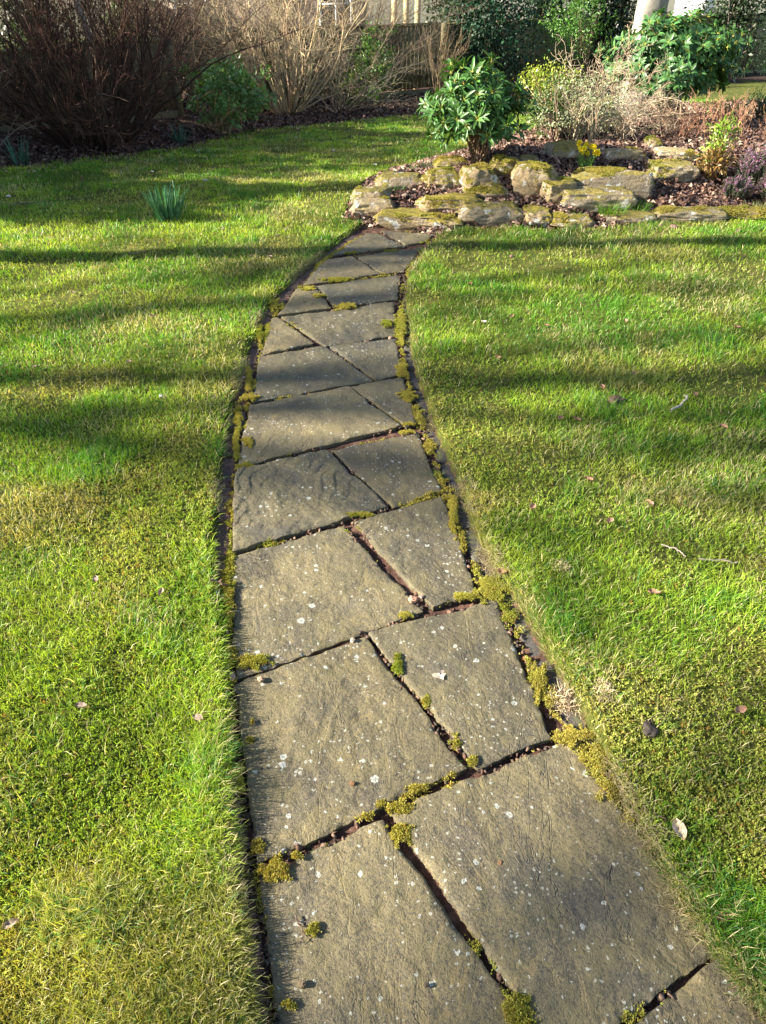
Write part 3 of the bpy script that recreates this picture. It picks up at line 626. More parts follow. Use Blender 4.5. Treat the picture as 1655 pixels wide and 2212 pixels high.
def joint_moss():
    Ps, Cs = [], []
    # strips along both path edges and over the joints; patchiness from noise
    def strip(A, B, wid, dens, thr, hgt, gold, seed):
        A, B = np.array(A), np.array(B); L = np.hypot(*(B-A)); n = int(L*dens)
        if n < 1: return
        t = rng.uniform(size=n); q = A+(B-A)*t[:, None]; nn = np.array([-(B-A)[1], (B-A)[0]])/max(L, 1e-6)
        o = rng.normal(size=n)*wid; s = q+nn*o[:, None]
        f = fbm(s[:, 0], s[:, 1], seed, 2, 4.5)+.55*vnoise(s[:, 0]*26, s[:, 1]*26, seed)+.3*vnoise(s[:, 0]*75, s[:, 1]*75, seed)+.5*(1-np.abs(o)/(2.2*wid))+.08*rng.normal(size=len(o)); k = f > thr; s, f = s[k], f[k]
        hh = hgt*sstep(thr, thr+.6, f); z = np.maximum(-.014, -.006+hh*rng.uniform(.4, 1, len(s)))
        Ps.append(np.column_stack([s, z])); Cs.append(moss_colour(s[:, 0], s[:, 1], len(s), gold))
    for i, (a, b) in enumerate(joint_pts): strip(a, b, .010, 4200, .9, .016, .25, 5.)
    for B, wid, thr, off in ((LE, .015, .62, -.012), (RE, .018, .55, .022)):
        xs, ys, ii = rebase(B, off, .06)
        for a, b in zip(ii[:-1], ii[1:]): strip((xs[a], ys[a]), (xs[b], ys[b]), wid, 9000, thr, .010, .18 if B is RE else .3, 9.)
    # named cushions seen on the slabs: photograph px, radius px, height
    for px, py, rx, ry, h in [(850, 1745, 42, 16, .02), (865, 1800, 30, 34, .02), (790, 1765, 20, 10, .015), (905, 1705, 30, 10, .015), (985, 1600, 12, 22, .012), (860, 1440, 12, 30, .014), (920, 1520, 14, 16, .012), (675, 2008, 15, 16, .01), (625, 2170, 14, 14, .012), (595, 1880, 40, 34, .02), (555, 1830, 16, 20, .016), (980, 1105, 12, 52, .018), (1060, 1270, 46, 34, .02), (1010, 1290, 34, 9, .016), (1240, 1590, 46, 24, .02), (1290, 1640, 30, 40, .018), (1165, 1470, 18, 44, .018), (545, 1430, 40, 16, .014), (520, 1690, 10, 40, .014), (545, 1560, 6, 8, .008), (540, 1600, 8, 6, .008), (537, 955, 14, 12, .01), (530, 1010, 20, 8, .01), (775, 1113, 30, 5, .012), (883, 918, 16, 4, .01), (870, 800, 14, 20, .012), (868, 700, 10, 40, .012), (880, 855, 22, 12, .014), (590, 660, 12, 14, .012), (665, 625, 18, 5, .012), (752, 662, 20, 6, .012), (690, 640, 14, 5, .01), (880, 935, 18, 5, .01), (835, 700, 12, 8, .008), (730, 605, 32, 5, .01), (560, 720, 8, 24, .014), (537, 820, 8, 30, .014), (515, 900, 10, 34, .014), (1120, 2180, 36, 40, .02), (1310, 1700, 24, 30, .016), (1020, 1645, 14, 14, .012), (875, 1330, 14, 10, .01), (640, 1850, 20, 8, .01), (495, 1310, 12, 60, .012), (510, 960, 8, 40, .01), (540, 860, 24, 8, .012)]:
        cc = np.array(gp('S', px*1.8513, py*1.8513)); ex = np.array(gp('S', (px+rx)*1.8513, py*1.8513))-cc; ey = np.array(gp('S', px*1.8513, (py+ry)*1.8513))-cc
        area = np.hypot(*ex)*np.hypot(*ey)*3.1; n = int(area*420000)+100
        a = rng.uniform(0, 2*PI, n); rr = np.sqrt(rng.uniform(size=n)); lim = 1+.9*vnoise(np.cos(a)*2.3+px, np.sin(a)*2.3, py)
        s = cc+ex*(np.cos(a)*rr*lim)[:, None]+ey*(np.sin(a)*rr*lim)[:, None]
        k = .9*fbm(s[:, 0], s[:, 1], 3., 3, 34.)+.9*(1-rr)+.08*rng.normal(size=n) >.25; s, rr = s[k], rr[k]
        Ps.append(np.column_stack([s, .001+h*.38*(1-rr**2)*rng.uniform(.55, 1, len(s))])); Cs.append(moss_colour(s[:, 0], s[:, 1], len(s), .3))
    P = np.vstack(Ps); Cc = np.vstack(Cs); n = len(P); r = np.hypot(P[:, 0], P[:, 1]); Cc = Cc*[1.0, .87, .88]
    V, F, c = sprigs(P, np.tile([0, 0, 1.], (n, 1)), (.004+.003*rng.uniform(size=n))*(1+.16*r), Cc, 3)
    o = mk('path_moss', V, F, M['moss'], None, c); tag(o, 'golden moss cushions filling joints and edges of the stone path', 'moss', kind='stuff')
joint_moss()
P = np.vstack([p for p, _, _ in moss_pts]); N = np.vstack([q for _, q, _ in moss_pts]); n = len(P)
V, F, c = sprigs(P, N, .010+.008*rng.uniform(size=n), moss_colour(P[:, 0], P[:, 1], n, .3)*[.8, .68, .7], 3)
tag(mk('rock_moss', V, F, M['moss'], None, c), 'golden green moss carpeting the tops of the rockery stones', 'moss', kind='stuff')
def litter(n, test, name, label, cat, smin, smax, cols, dens_y=None, box_=None):
    x0, x1, y0, y1 = box_; x = rng.uniform(x0, x1, n); y = rng.uniform(y0, y1, n); k = test(x, y); x, y = x[k], y[k]; n = len(x)
    P = np.stack([x, y, H(x, y)+rng.uniform(0, .02, n)], 1); D = nrm(rng.normal(size=(n, 3))*[1, 1, .35]); Nn = nrm(rng.normal(size=(n, 3))*.55+[0, 0, 1])
    s = rng.uniform(smin, smax, n)*(1+.03*y)
    V, F, k = scatter(P, D, Nn, s*rng.uniform(.4, .8, n), s, DIA*[1, 1, 3.5], (DIA4,))
    cc = np.array(cols)[rng.integers(0, len(cols), n)]*np.exp(rng.normal(size=(n, 1))*.3)
    tag(mk(name, V, F, M['litter'], None, np.repeat(cc, k, 0)), label, cat, kind='stuff')
BROWN = [(.14, .078, .055), (.20, .122, .088), (.085, .048, .038), (.27, .175, .13), (.12, .068, .055), (.34, .24, .18)]
litter(170000, lambda x, y: inpoly(ROCKERY, x, y), 'leaf_litter', 'purplish brown dead leaves and bark covering the rockery soil', 'leaf litter', .022, .05, BROWN, box_=(-1, 6, 5.5, 13))
litter(210000, lambda x, y: inpoly(BED, x, y)&(rng.uniform(size=len(x)) < 1.), 'bark_mulch', 'fallen leaves and bark, shade darkened into their colour, on the bed under the fence shrubs', 'leaf litter', .025, .06, [tuple(np.array(c)*.6) for c in BROWN], box_=(-7, 9, 7, 21))  # litter browns dimmed to put the bed's shade into the colour
litter(52000, lambda x, y: (region(x, y) == 0)&(pdist(BEDF, x, y, False) < rng.exponential(.22, len(x))), 'edge_litter', 'scattered dead leaves spilling from bed onto the shaded lawn edge', 'leaf litter', .02, .05, BROWN, box_=(-5, 9, 7, 18))
def mortar():
    Ps = []
    for a, b in joint_pts:
        a, b = np.array(a), np.array(b); n = int(np.hypot(*(b-a))*90); t = rng.uniform(size=n); q = a+(b-a)*t[:, None]+rng.normal(size=(n, 2))*.006; q = q[(fbm(q[:, 0], q[:, 1], 2., 2, 3.) > -.05)]; Ps.append(q)
    for B, off in ((LE, -.006), (RE, .018)):
        xs, ys, _ = rebase(B, off, .1); k = rng.integers(0, len(xs), 420); Ps.append(np.stack([xs[k], ys[k]], 1)+rng.normal(size=(420, 2))*.008)
    P = np.vstack(Ps); n = len(P)
    base = nrm(np.array([(x, y, z) for x in (-1, 1) for y in (-1, 1) for z in (-1, 1)], float)); fc = np.array([(0, 1, 3, 2), (4, 6, 7, 5), (0, 4, 5, 1), (2, 3, 7, 6), (0, 2, 6, 4), (1, 5, 7, 3)])
    V, F, k = scatter(np.column_stack([P, np.full(n, -.014)+rng.uniform(0, .007, n)]), rdir(n), rdir(n), rng.uniform(.003, .007, n), rng.uniform(.004, .012, n), base, (fc,))
    V = V+rng.normal(size=V.shape)*.0022
    cc = np.array([(.13, .075, .05), (.20, .13, .09), (.09, .055, .04), (.06, .045, .035)])[rng.integers(0, 4, n)]
    tag(mk('mortar_crumbs', V, F, M['litter'], None, np.repeat(cc, k, 0)), 'crumbled reddish mortar in the open joints between slabs', 'mortar', kind='stuff')
mortar()

# ---------------------------------------------------------------- fences
def fence_line(pts, htop, name_label, posts=True, gap=.004, bw=.105, colr=(.16, .13, .068), lower=True):
    """pts: list of (x, y) ground points; boards hang between them, top at heights htop above the ground"""
    A, B = np.array(pts[0]), np.array(pts[1]); L = np.hypot(*(B-A)); d = (B-A)/L; an = math.atan2(d[1], d[0]); nrm2 = np.array([d[1], -d[0]])
    if nrm2 @ (-A) < 0: nrm2 = -nrm2      # towards the viewpoint
    root = thing('garden_fence', (A[0], A[1], float(H(*A))), name_label, 'fence'); O = np.array(root.location)
    z0 = lambda t: float(hbase(A[1]+d[1]*t))
    nb = max(1, int(round(L/1.83))); bay = L/nb
    for k in range(nb):
        bd = Acc(); t = k*bay+.05; zb = z0(k*bay+bay/2); h0 = htop[0]+(htop[1]-htop[0])*(k+.5)/nb
        while t < (k+1)*bay-.06:
            c = A+d*(t+bw/2); tone = np.array(colr)*math.exp(random.gauss(0, .12))
            box(bd, (c[0], c[1], zb+.2), bw-gap*2*random.random()-.003, .018, h0-.22+random.gauss(0, .004), tone, an); t += bw
        bd.build('board_panel', M['fence'], root, O)
        c = A+d*(k+.5)*bay-nrm2*.035
        for zz in (.38, h0-.25): r = Acc(); box(r, (c[0], c[1], zb+zz), bay, .04, .08, np.array(colr)*.9, an); r.build('rail', M['fence'], root, O)
        gb = Acc(); c = A+d*(k+.5)*bay+nrm2*.03; box(gb, (c[0], c[1], zb-.06), bay-.02, .03, .24, np.array(colr)*.8, an); gb.build('gravel_board', M['fence'], root, O)
        cp = Acc(); c = A+d*(k+.5)*bay; box(cp, (c[0], c[1], zb+h0-.02), bay, .075, .035, np.array(colr)*1.5, an); cp.build('capping_rail', M['fence'], root, O)
    for k in range(nb+1):
        p = A+d*k*bay+nrm2*.0; ps = Acc(); zb = z0(k*bay); h0 = htop[0]+(htop[1]-htop[0])*k/nb
        box(ps, (p[0], p[1], zb-.2), .1, .115, h0+.2, np.array(colr)*.85, an); ps.build('post', M['fence'], root, O)
    return root
fa = pbase(-330, 330); fb = pbase(392, 268); fc_ = pbase(424, 243); fd = pbase(940, 212); fe = pbase(1290, 178); ff = pbase(1900, 150)
def fh(px, pb, pt): b = pbase(px, pb); return ray_y(px, pt, b[1])[2]-float(hbase(b[1]))
print('FENCE', fa, fb, fc_, fd, fe, ff, fh(32, 298, 136), fh(392, 268, 80), fh(456, 241, 68), fh(860, 215, 52), fh(940, 212, 50), fh(1320, 176, 40), fh(1640, 160, 15))
fence_line((fa, fb), (fh(32, 298, 136), fh(392, 268, 80)), 'left timber garden fence behind the big dark bare shrub, low vertical slats at its end')
fence_line((fc_, fd), (fh(456, 241, 68), fh(900, 213, 50)), 'middle timber garden fence behind the pale bare shrub, sunlit slits between its boards', gap=.011)
fence_line((fd+np.array([.15, .25]), fe), (fh(940, 210, 50), fh(1320, 176, 40)), 'shaded timber garden fence behind the dark camellia', gap=.004)
fence_line((fe+np.array([.1, .1]), ff), (fh(1320, 176, 40), fh(1640, 160, 15)), 'far right timber fence behind the birch trunk, pale capping on top', gap=.004, colr=(.30, .25, .13))  # board colour raised above the other fences, sunlight put into the colour

# ---------------------------------------------------------------- plants
def bare_shrub(name, base, label, cat, h, spread, nst, col1, col2, r0=.012, lean=(0, 0), nb=6, nt_=14, up=.05, wob=.10, basew=.15, tang=.5, group=None, tl=.28):
    root = thing(name, base, label, cat, group)
    a = rng.uniform(0, 2*PI, nst); rr = np.sqrt(rng.uniform(size=nst)); P0 = np.stack([np.cos(a)*rr*basew, np.sin(a)*rr*basew, np.zeros(nst)-.03], 1)
    t = spread*rr; D = np.stack([np.cos(a)*t+lean[0], np.sin(a)*t+lean[1], np.ones(nst)], 1)
    P, R = shoots(P0, D, h*rng.uniform(.6, 1.08, nst)*np.sqrt(1+t**2)**.6, 12, wob, up, r0*rng.uniform(.5, 1.1, nst), .0022)
    A = Acc(); V, F = tubes(P, R, 4); A.add(V, F, colvar(col1, nst, 48, .2, .05)); A.build('stem', M['twig'], root)
    P1, R1 = branch(P, R, nst*nb, .25, .95, tang, h*tl, 7, wob*1.3, up, .6, .0018)
    P2, R2 = branch(P1, R1, nst*nt_, .1, 1., tang*1.3, h*tl*.42, 5, wob*1.5, up*.5, .7, .0013)
    P3, R3 = branch(P, R, nst*nt_//2, .4, 1., tang*1.2, h*tl*.4, 5, wob*1.5, up*.5, .5, .0013)
    A = Acc(); V, F = tubes(P1, R1, 3); A.add(V, F, colvar(np.array(col1)*.5+np.array(col2)*.5, len(P1), 21, .25, .05))
    for p, r in ((P2, R2), (P3, R3)): V, F = tubes(p, r, 3); A.add(V, F, colvar(col2, len(p), 15, .25, .05))
    A.build('twig', M['twig'], root); return root
def leafy(name, base, crown, rad, label, cat, nclump, nleaf, size, aspect, colr, mat='leaf', stemcol=(.12, .09, .05), nstem=14, csize=.2, upn=.5, shell=(.35, 1.), tmpl=True, squash=.8, group=None, sr=.008, hollow=True):
    """crown: centre in world, rad: 3 radii"""
    root = thing(name, base, label, cat, group); b = np.array(base); c = np.array(crown)-b; rad = np.array(rad)
    d = rdir(nclump); cc = c+d*rad*(rng.uniform(shell[0]**2, shell[1]**2, (nclump, 1))**.5)*(1+.6*fbm(d[:, 0]*1.7, d[:, 1]*1.7, d[:, 2]*1.7+b[0], 2, 1.))[:, None]
    cc[:, 2] = np.maximum(cc[:, 2], .04)
    P = np.repeat(cc, nleaf, 0); n = len(P); P = P+rng.normal(size=(n, 3))*csize*rad.mean()*[1, 1, squash]
    out = nrm((P-c)/rad); D = nrm(out*.7+rng.normal(size=(n, 3))*.6+[0, 0, .05]); N = nrm(out*.5+rng.normal(size=(n, 3))*.45+[0, 0, upn])
    s = size*rng.uniform(.6, 1.25, n)
    V, F, k = scatter(P, D, N, s*aspect, s) if tmpl else scatter(P, D, N, s*aspect, s, DIA*[1, 1, 2], (DIA4,))
    cl = np.repeat(np.exp(rng.normal(size=(nclump, 1))*.18), nleaf, 0); cb = colvar(colr, n, k, .22, .07)*np.repeat(cl, k, 0)
    mk('foliage', V, F, M[mat], root, cb)
    j = rng.integers(0, nclump, nstem*3); tgt = cc[j]; P0 = np.column_stack([rng.normal(size=(len(j), 2))*.04*rad[0]/.4, np.zeros(len(j))-.02])
    t = np.linspace(0, 1, 8)[None, :, None]; Pm = P0[:, None]*(1-t)+tgt[:, None]*t; Pm[:, :, 2] += .0; Pm[:, :, :2] = (P0[:, None]*(1-t**1.6)+tgt[:, None]*t**1.6)[:, :, :2]; Pm += rng.normal(size=Pm.shape)*.012*rad.mean()*t
    R = np.linspace(1, .3, 8)[None]*np.full((len(j), 1), sr); V, F = tubes(Pm, R, 4); mk('stem', V, F, M['twig'], root, colvar(stemcol, len(j), 32, .2))
    return root
def rhodo(base, crown, rad, label, nwh, ll, lw, colr, per=8, spread=1.15, budcol=(.45, .38, .12), seed=0, shell=.55, petiole=(.42, .46, .08)):
    root = thing('rhododendron', base, label, 'shrub'); b = np.array(base); c = np.array(crown)-b; rad = np.array(rad)
    d = rdir(nwh*2); d = d[d[:, 2] > -.75][:nwh]; n = len(d)
    cc = c+d*rad*(rng.uniform(shell, 1., (n, 1)))*(1+.45*fbm(d[:, 0]*2, d[:, 1]*2, d[:, 2]*2+seed, 2, 1.))[:, None]
    ax = nrm(d*[.9, .9, .5]+[0, 0, .55]+rng.normal(size=(n, 3))*.2)
    k = per; A = np.repeat(ax, k, 0); P = np.repeat(cc, k, 0); m = len(P); q = nrm(np.cross(A, np.array([.3, .1, .9]))); q2 = np.cross(A, q)
    ph = np.tile(np.arange(k)*2.4, n)+np.repeat(rng.uniform(0, 6, n), k)+rng.normal(size=m)*.2; th = spread*rng.uniform(.55, 1.25, m)
    rad_ = q*np.cos(ph)[:, None]+q2*np.sin(ph)[:, None]; D = A*np.cos(th)[:, None]+rad_*np.sin(th)[:, None]+np.array([0, 0, -.08]); N = A*np.sin(th)[:, None]-rad_*np.cos(th)[:, None]
    D = nrm(D); P = P+D*ll*.12; s = rng.uniform(.75, 1.15, m)
    V, F, kk = scatter(P, D, N, lw*s, ll*s); cb = colvar(colr, m, kk, .2, .06); FA = Acc(); FA.add(V, F, cb)
    # petioles and buds
    t = np.linspace(0, 1, 3)[None, :, None]; Pp = (P-D*ll*.14)[:, None]*(1-t)+(P+D*ll*.25)[:, None]*t; V, F = tubes(Pp, np.full((m, 3), .0022), 3); FA.add(V, F, colvar(petiole, m, 9, .15))
    nb = int(n*.6); t = np.linspace(0, 1, 5)[None, :, None]; Pb = (cc[:nb]-ax[:nb]*.01)[:, None]*(1-t)+(cc[:nb]+ax[:nb]*ll*.3)[:, None]*t
    V, F = tubes(Pb, np.array([.35, .8, 1, .7, .1])[None]*np.full((nb, 1), ll*.065), 6); FA.add(V, F, colvar(budcol, nb, 30, .2)); FA.build('foliage', M['glossy'], root, None, True)
    t = np.linspace(0, 1, 9)[None, :, None]; n0_ = n; cc = cc[:46]; n = len(cc); P0 = np.column_stack([rng.normal(size=(n, 2))*.03, np.full(n, -.03)]); mid = P0+(cc-P0)*[.35, .35, .6]
    Pm = P0[:, None]*(1-t)**2+2*t*(1-t)*mid[:, None]+cc[:, None]*t**2+rng.normal(size=(n, 9, 3))*.008; R = np.linspace(1, .35, 9)[None]*rng.uniform(.006, .012, (n, 1)); V, F = tubes(Pm, R, 5)
    mk('stem', V, F, M['twig'], root, colvar((.16, .10, .065), n, 45, .2)); return root
def crown_at(px, py, Y, rx, ry, depthf=1.): c = ray_y(px, py, Y); s = mpp(c); return c, (rx*s, rx*s*depthf, ry*s)

# left big dark bare shrub
b1 = pix(205, 312); bare_shrub('bare_shrub', b1, 'huge dark reddish-brown bare shrub fanning out in front of the left fence', 'shrub', 2.1, 1.35, 145, (.05, .031, .022), (.098, .048, .034), .017, (-.1, 0), 7, 26, .08, .12, .42, .6)
b2 = pix(30, 352); bare_shrub('bare_shrub', b2+np.array([-.35, 0, 0]), 'sparse pale-stemmed bare shrub at the left edge of the picture', 'shrub', 1.15, .9, 9, (.21, .16, .12), (.20, .15, .12), .011, (.1, 0), 3, 5, .05, .1, .1, .6)
b3 = pix(622, 247); bare_shrub('bare_shrub', b3, 'tall buff-coloured bare shrub with dense upright shoots before the middle fence', 'shrub', 2.6, 1.25, 52, (.34, .26, .15), (.46, .36, .22), .021, (-.05, 0), 9, 34, .09, .17, .14, .6, tl=.22)
b3b = pix(690, 244)+np.array([.35, .3, 0]); bare_shrub('bare_shrub', b3b, 'tangled grey twiggy shrub arching towards the climber on the middle fence', 'shrub', 1.5, 1.0, 24, (.26, .21, .14), (.36, .29, .19), .012, (.25, 0), 7, 20, -.02, .16, .15, .8)
b4 = pix(948, 215); bare_shrub('bare_shrub', b4, 'slim bare upright shrub between the fence panel and the camellia', 'shrub', 1.35, .2, 18, (.27, .19, .11), (.31, .23, .14), .010, (0, 0), 4, 9, .1, .09, .1, .35)
# laurel-like shrub
b = pix(478, 292); c, r = crown_at(488, 205, b[1]+.1, 84, 62); leafy('laurel_shrub', b, c, r, 'bushy green evergreen shrub in front of fence between the dark and buff bare shrubs', 'shrub', 80, 22, .085, .42, (.14, .25, .07), 'leaf', (.27, .22, .12), 14, .11)
# climber on the fence, and a looser green plant beside it
b = pix(815, 224); c, r = crown_at(812, 140, b[1]-.1, 46, 72, .5); leafy('climbing_evergreen', b, c, r, 'green climbing evergreen against the middle fence, tall patch of leaves', 'climber', 110, 13, .06, .5, (.10, .20, .03), 'leaf', (.2, .14, .08), 10, .13)
b = pix(770, 236); c, r = crown_at(765, 190, b[1]-.1, 28, 46, .6); leafy('young_evergreen', b, c, r, 'loose yellow-green seedling shrub left of the fence climber', 'shrub', 34, 8, .06, .45, (.16, .25, .04), 'leaf', (.3, .2, .1), 8, .16)
# camellia
b = pbase(1060, 205); b = np.array([b[0], b[1]-.6, float(H(b[0], b[1]-.6))]); c, r = crown_at(1062, 62, b[1], 104, 122, .7); leafy('camellia', b, c, r, 'tall blue-black glossy camellia behind the left rhododendron', 'shrub', 330, 15, .085, .55, (.016, .046, .022), 'dark_leaf', (.1, .07, .05), 20, .12, shell=(.2, 1.))
# pieris
b = pbase(1245, 190); b = np.array([b[0], b[1]-.5, float(H(b[0], b[1]-.5))]); c, r = crown_at(1240, 45, b[1], 72, 92, .7)
leafy('pieris', b, c, r, 'bright mid-green drooping leafy shrub between the camellia and the birch trunk', 'shrub', 210, 15, .085, .27, (.085, .20, .03), 'leaf', (.2, .14, .08), 14, .12, shell=(.2, 1.))
# dark conifer at the right border and low shrub beneath
b = pbase(1660, 178); b = np.array([b[0]+.25, b[1]-.6, float(H(b[0], b[1]-.6))]); c, r = crown_at(1680, 60, b[1], 34, 110, 1.); leafy('conifer', b, c, r, 'dark evergreen conifer cut by the right border of the picture', 'conifer', 260, 26, .05, .3, (.02, .055, .018), 'leaf', (.1, .07, .05), 8, .12, tmpl=False, shell=(.1, 1.))
b = pix(1640, 262); c, r = crown_at(1648, 222, b[1], 38, 32, 1.); leafy('low_shrub', b, c, r, 'small dark open shrub at the right border, on the strip of far lawn', 'shrub', 80, 14, .035, .3, (.035, .075, .03), 'leaf', (.12, .09, .06), 20, .16, tmpl=False)
# birch
bb = pix(1384, 262); b = np.array([bb[0], bb[1]+.5, float(H(bb[0], bb[1]+.5))]); s = mpp(b)
birch = thing('birch_tree', b, 'silver-barked birch trunk rising behind the right rhododendron', 'tree')
zt = np.array([-.1, .1, .5, 1.0, 1.5, 2.0, 2.6, 3.4, 4.4, 5.5]); Pm = np.zeros((1, 10, 3)); Pm[0, :, 2] = zt; Pm[0, :, 0] = .02*np.sin(zt*1.3)+zt*.012
rr = np.array([.26, .225, .19, .175, .18, .2, .17, .13, .09, .05])*1.0
from math import cos
tt = np.interp(np.linspace(0, 9, 60), np.arange(10), np.arange(10)); Pf = np.stack([np.interp(tt, np.arange(10), Pm[0, :, k]) for k in range(3)], 1)[None]; Rf = np.interp(tt, np.arange(10), rr)[None]
V, F = tubes(Pf, Rf, 28); n_ = nrm(V-np.repeat(Pf[0], 28, 0)); V = V+n_*(.022*fbm(V[:, 0], V[:, 1], V[:, 2]*.6, 4, 6.))[:, None]; mk('trunk', V, F, M['birch'], birch, None, True)
P1, R1 = branch(Pf, Rf, 26, .5, 1., .9, 1.6, 9, .12, .02, .35, .006); P2, R2 = branch(P1, R1, 200, .2, 1., .7, .7, 7, .15, -.05, .6, .003); A = Acc()
for p, q, sd in ((P1, R1, 5), (P2, R2, 3)): V, F = tubes(p, q, sd); A.add(V, F, colvar((.28, .22, .18), len(p), p.shape[1]*sd, .15))
A.build('crown', M['twig'], birch)

# rockery planting
b = pix(1040, 350); c, r = crown_at(1030, 238, b[1]+.05, 108, 86, .9); rhodo(b, c, r, 'rounded rhododendron with long narrow glossy leaves at the left end of the rockery', 250, .105, .027, (.06, .145, .032), 9, 1.15, shell=.35)
b = pix(1448, 275); c, r = crown_at(1458, 130, b[1]+.1, 142, 86, .7); rhodo(b, c, r, 'wide spreading rhododendron with oval leaves and pointed buds before the birch', 560, .09, .038, (.062, .15, .042), 8, 1.3, seed=4, shell=.5)
b = pix(1195, 300); c, r = crown_at(1188, 178, b[1]+.5, 64, 38, .8); leafy('golden_shrub', b, c, r, 'yellow-green small-leaved shrub peeping above the variegated one', 'shrub', 90, 18, .032, .55, (.27, .33, .05), 'leaf', (.25, .18, .1), 16, .14, tmpl=False)
b = pix(1200, 305); c, r = crown_at(1192, 242, b[1]+.25, 68, 58, .8); leafy('box_shrub', b, c, r, 'dark green small-leaved shrub filling the shade right of the left rhododendron', 'shrub', 120, 20, .03, .55, (.075, .13, .03), 'leaf', (.15, .1, .07), 16, .13, tmpl=False)
b = pix(1235, 305); c, r = crown_at(1245, 230, b[1]+.1, 106, 50, .7); leafy('variegated_shrub', b, c, r, 'low silvery grey-green variegated shrub in the middle of the rockery', 'shrub', 130, 22, .024, .55, (.29, .32, .19), 'leaf', (.3, .24, .16), 26, .10, tmpl=False, shell=(.55, 1.))
b = pix(1308, 290)+np.array([0, .1, 0]); bare_shrub('dead_shrub', b, 'tangled dead buff twigs between the variegated shrub and the right rhododendron', 'shrub', .9, .9, 60, (.34, .26, .17), (.44, .35, .24), .006, (-.1, 0), 8, 34, -.03, .24, .18, .9, tl=.25)
b = pix(1268, 335); bare_shrub('cane_shrub', b, 'few thin bare cane stems rising right behind the daffodils', 'shrub', .46, .5, 12, (.34, .25, .16), (.36, .28, .19), .004, (0, 0), 2, 4, .02, .1, .05, .4)
for px, py, hh, nn, lab in ((1530, 300, .42, 60, 'thicket of reddish bare stems at the back right of the rockery'), (1625, 300, .40, 60, 'reddish-brown stem thicket above the purple heather'), (1470, 298, .32, 40, 'low russet twigs under the right rhododendron')):
    b = pix(px, py); bare_shrub('red_stem_shrub', b, lab, 'shrub', hh, .55, nn//2, (.30, .15, .09), (.36, .21, .13), .0035, (0, 0), 3, 7, .05, .12, .28, .5, 'reddish stem shrubs of the rockery')
# orange-green shrub
b = pix(1540, 388); c, r = crown_at(1542, 350, b[1], 34, 24, .8); leafy('orange_shrub', b, c, r, 'small shrub with orange and green leaves left of the heather', 'shrub', 40, 9, .055, .32, (.24, .15, .05), 'leaf', (.2, .1, .06), 10, .2)
b = pix(1552, 378); c, r = crown_at(1560, 300, b[1]+.05, 28, 52, .8); leafy('nandina', b, c, r, 'upright lime-green leafy shrub above the orange leaves', 'shrub', 46, 9, .05, .3, (.20, .30, .04), 'leaf', (.25, .13, .07), 10, .2)
b = pix(1585, 262); c, r = crown_at(1560, 232, b[1], 60, 16, .6); leafy('young_shoots', b, c, r, 'light green young shoots among red stems under the right rhododendron', 'plant', 40, 8, .035, .3, (.25, .33, .06), 'leaf', (.3, .2, .1), 14, .2)
# heather
def heather(px, py, rx, h, nsp, label):
    b = pix(px, py); s = mpp(b); root = thing('heather', b, label, 'heather', 'purple heathers of the rockery'); W = rx*s
    a = rng.uniform(0, 2*PI, nsp); rr = np.sqrt(rng.uniform(size=nsp)); bx = np.stack([np.cos(a)*rr*W, np.sin(a)*rr*W*.7], 1)
    P0 = np.column_stack([bx*.5, np.zeros(nsp)]); D = np.column_stack([bx/W*.55, np.ones(nsp)]); Lh = h*(1-.35*rr**2)*rng.uniform(.75, 1.1, nsp)
    P, R = shoots(P0, D, Lh, 8, .08, .05, .0025, .0012); V, F = tubes(P, R, 3); mk('stem', V, F, M['twig'], root, colvar((.14, .10, .07), nsp, 24))
    for nm, t0, t1, k, cl, sz in (('foliage', .3, 1., 46, (.12, .16, .10), .014), ('flower', .72, 1.02, 16, (.50, .22, .46), .014)):
        t = rng.uniform(t0, min(t1, .999), (nsp, k))*7; i = t.astype(int); f = (t-i)[..., None]; ii = np.arange(nsp)[:, None]
        q = (P[ii, i]*(1-f)+P[ii, np.minimum(i+1, 7)]*f).reshape(-1, 3); n = len(q); d = nrm(rdir(n)*[1, 1, .4]+[0, 0, .7])
        if nm == 'flower': keep = np.repeat(rng.uniform(size=nsp) < .75, k); q, d = q[keep], d[keep]; n = len(q)
        V, F, kk = scatter(q, d, rdir(n), sz*.38, sz, DIA*[1, 1, 2], (DIA4,)); mk(nm, V, F, M['leaf' if nm == 'foliage' else 'petal'], root, colvar(cl, n, kk, .25, .1))
heather(1630, 405, 46, .34, 260, 'large clump of purple-tipped heather at the right border'); heather(1585, 432, 36, .2, 120, 'lower sprawl of heather in front of the large clump, beside the leaf litter'); heather(1665, 440, 30, .24, 120, 'small heather clump at bottom right of the rockery above the dry grass')
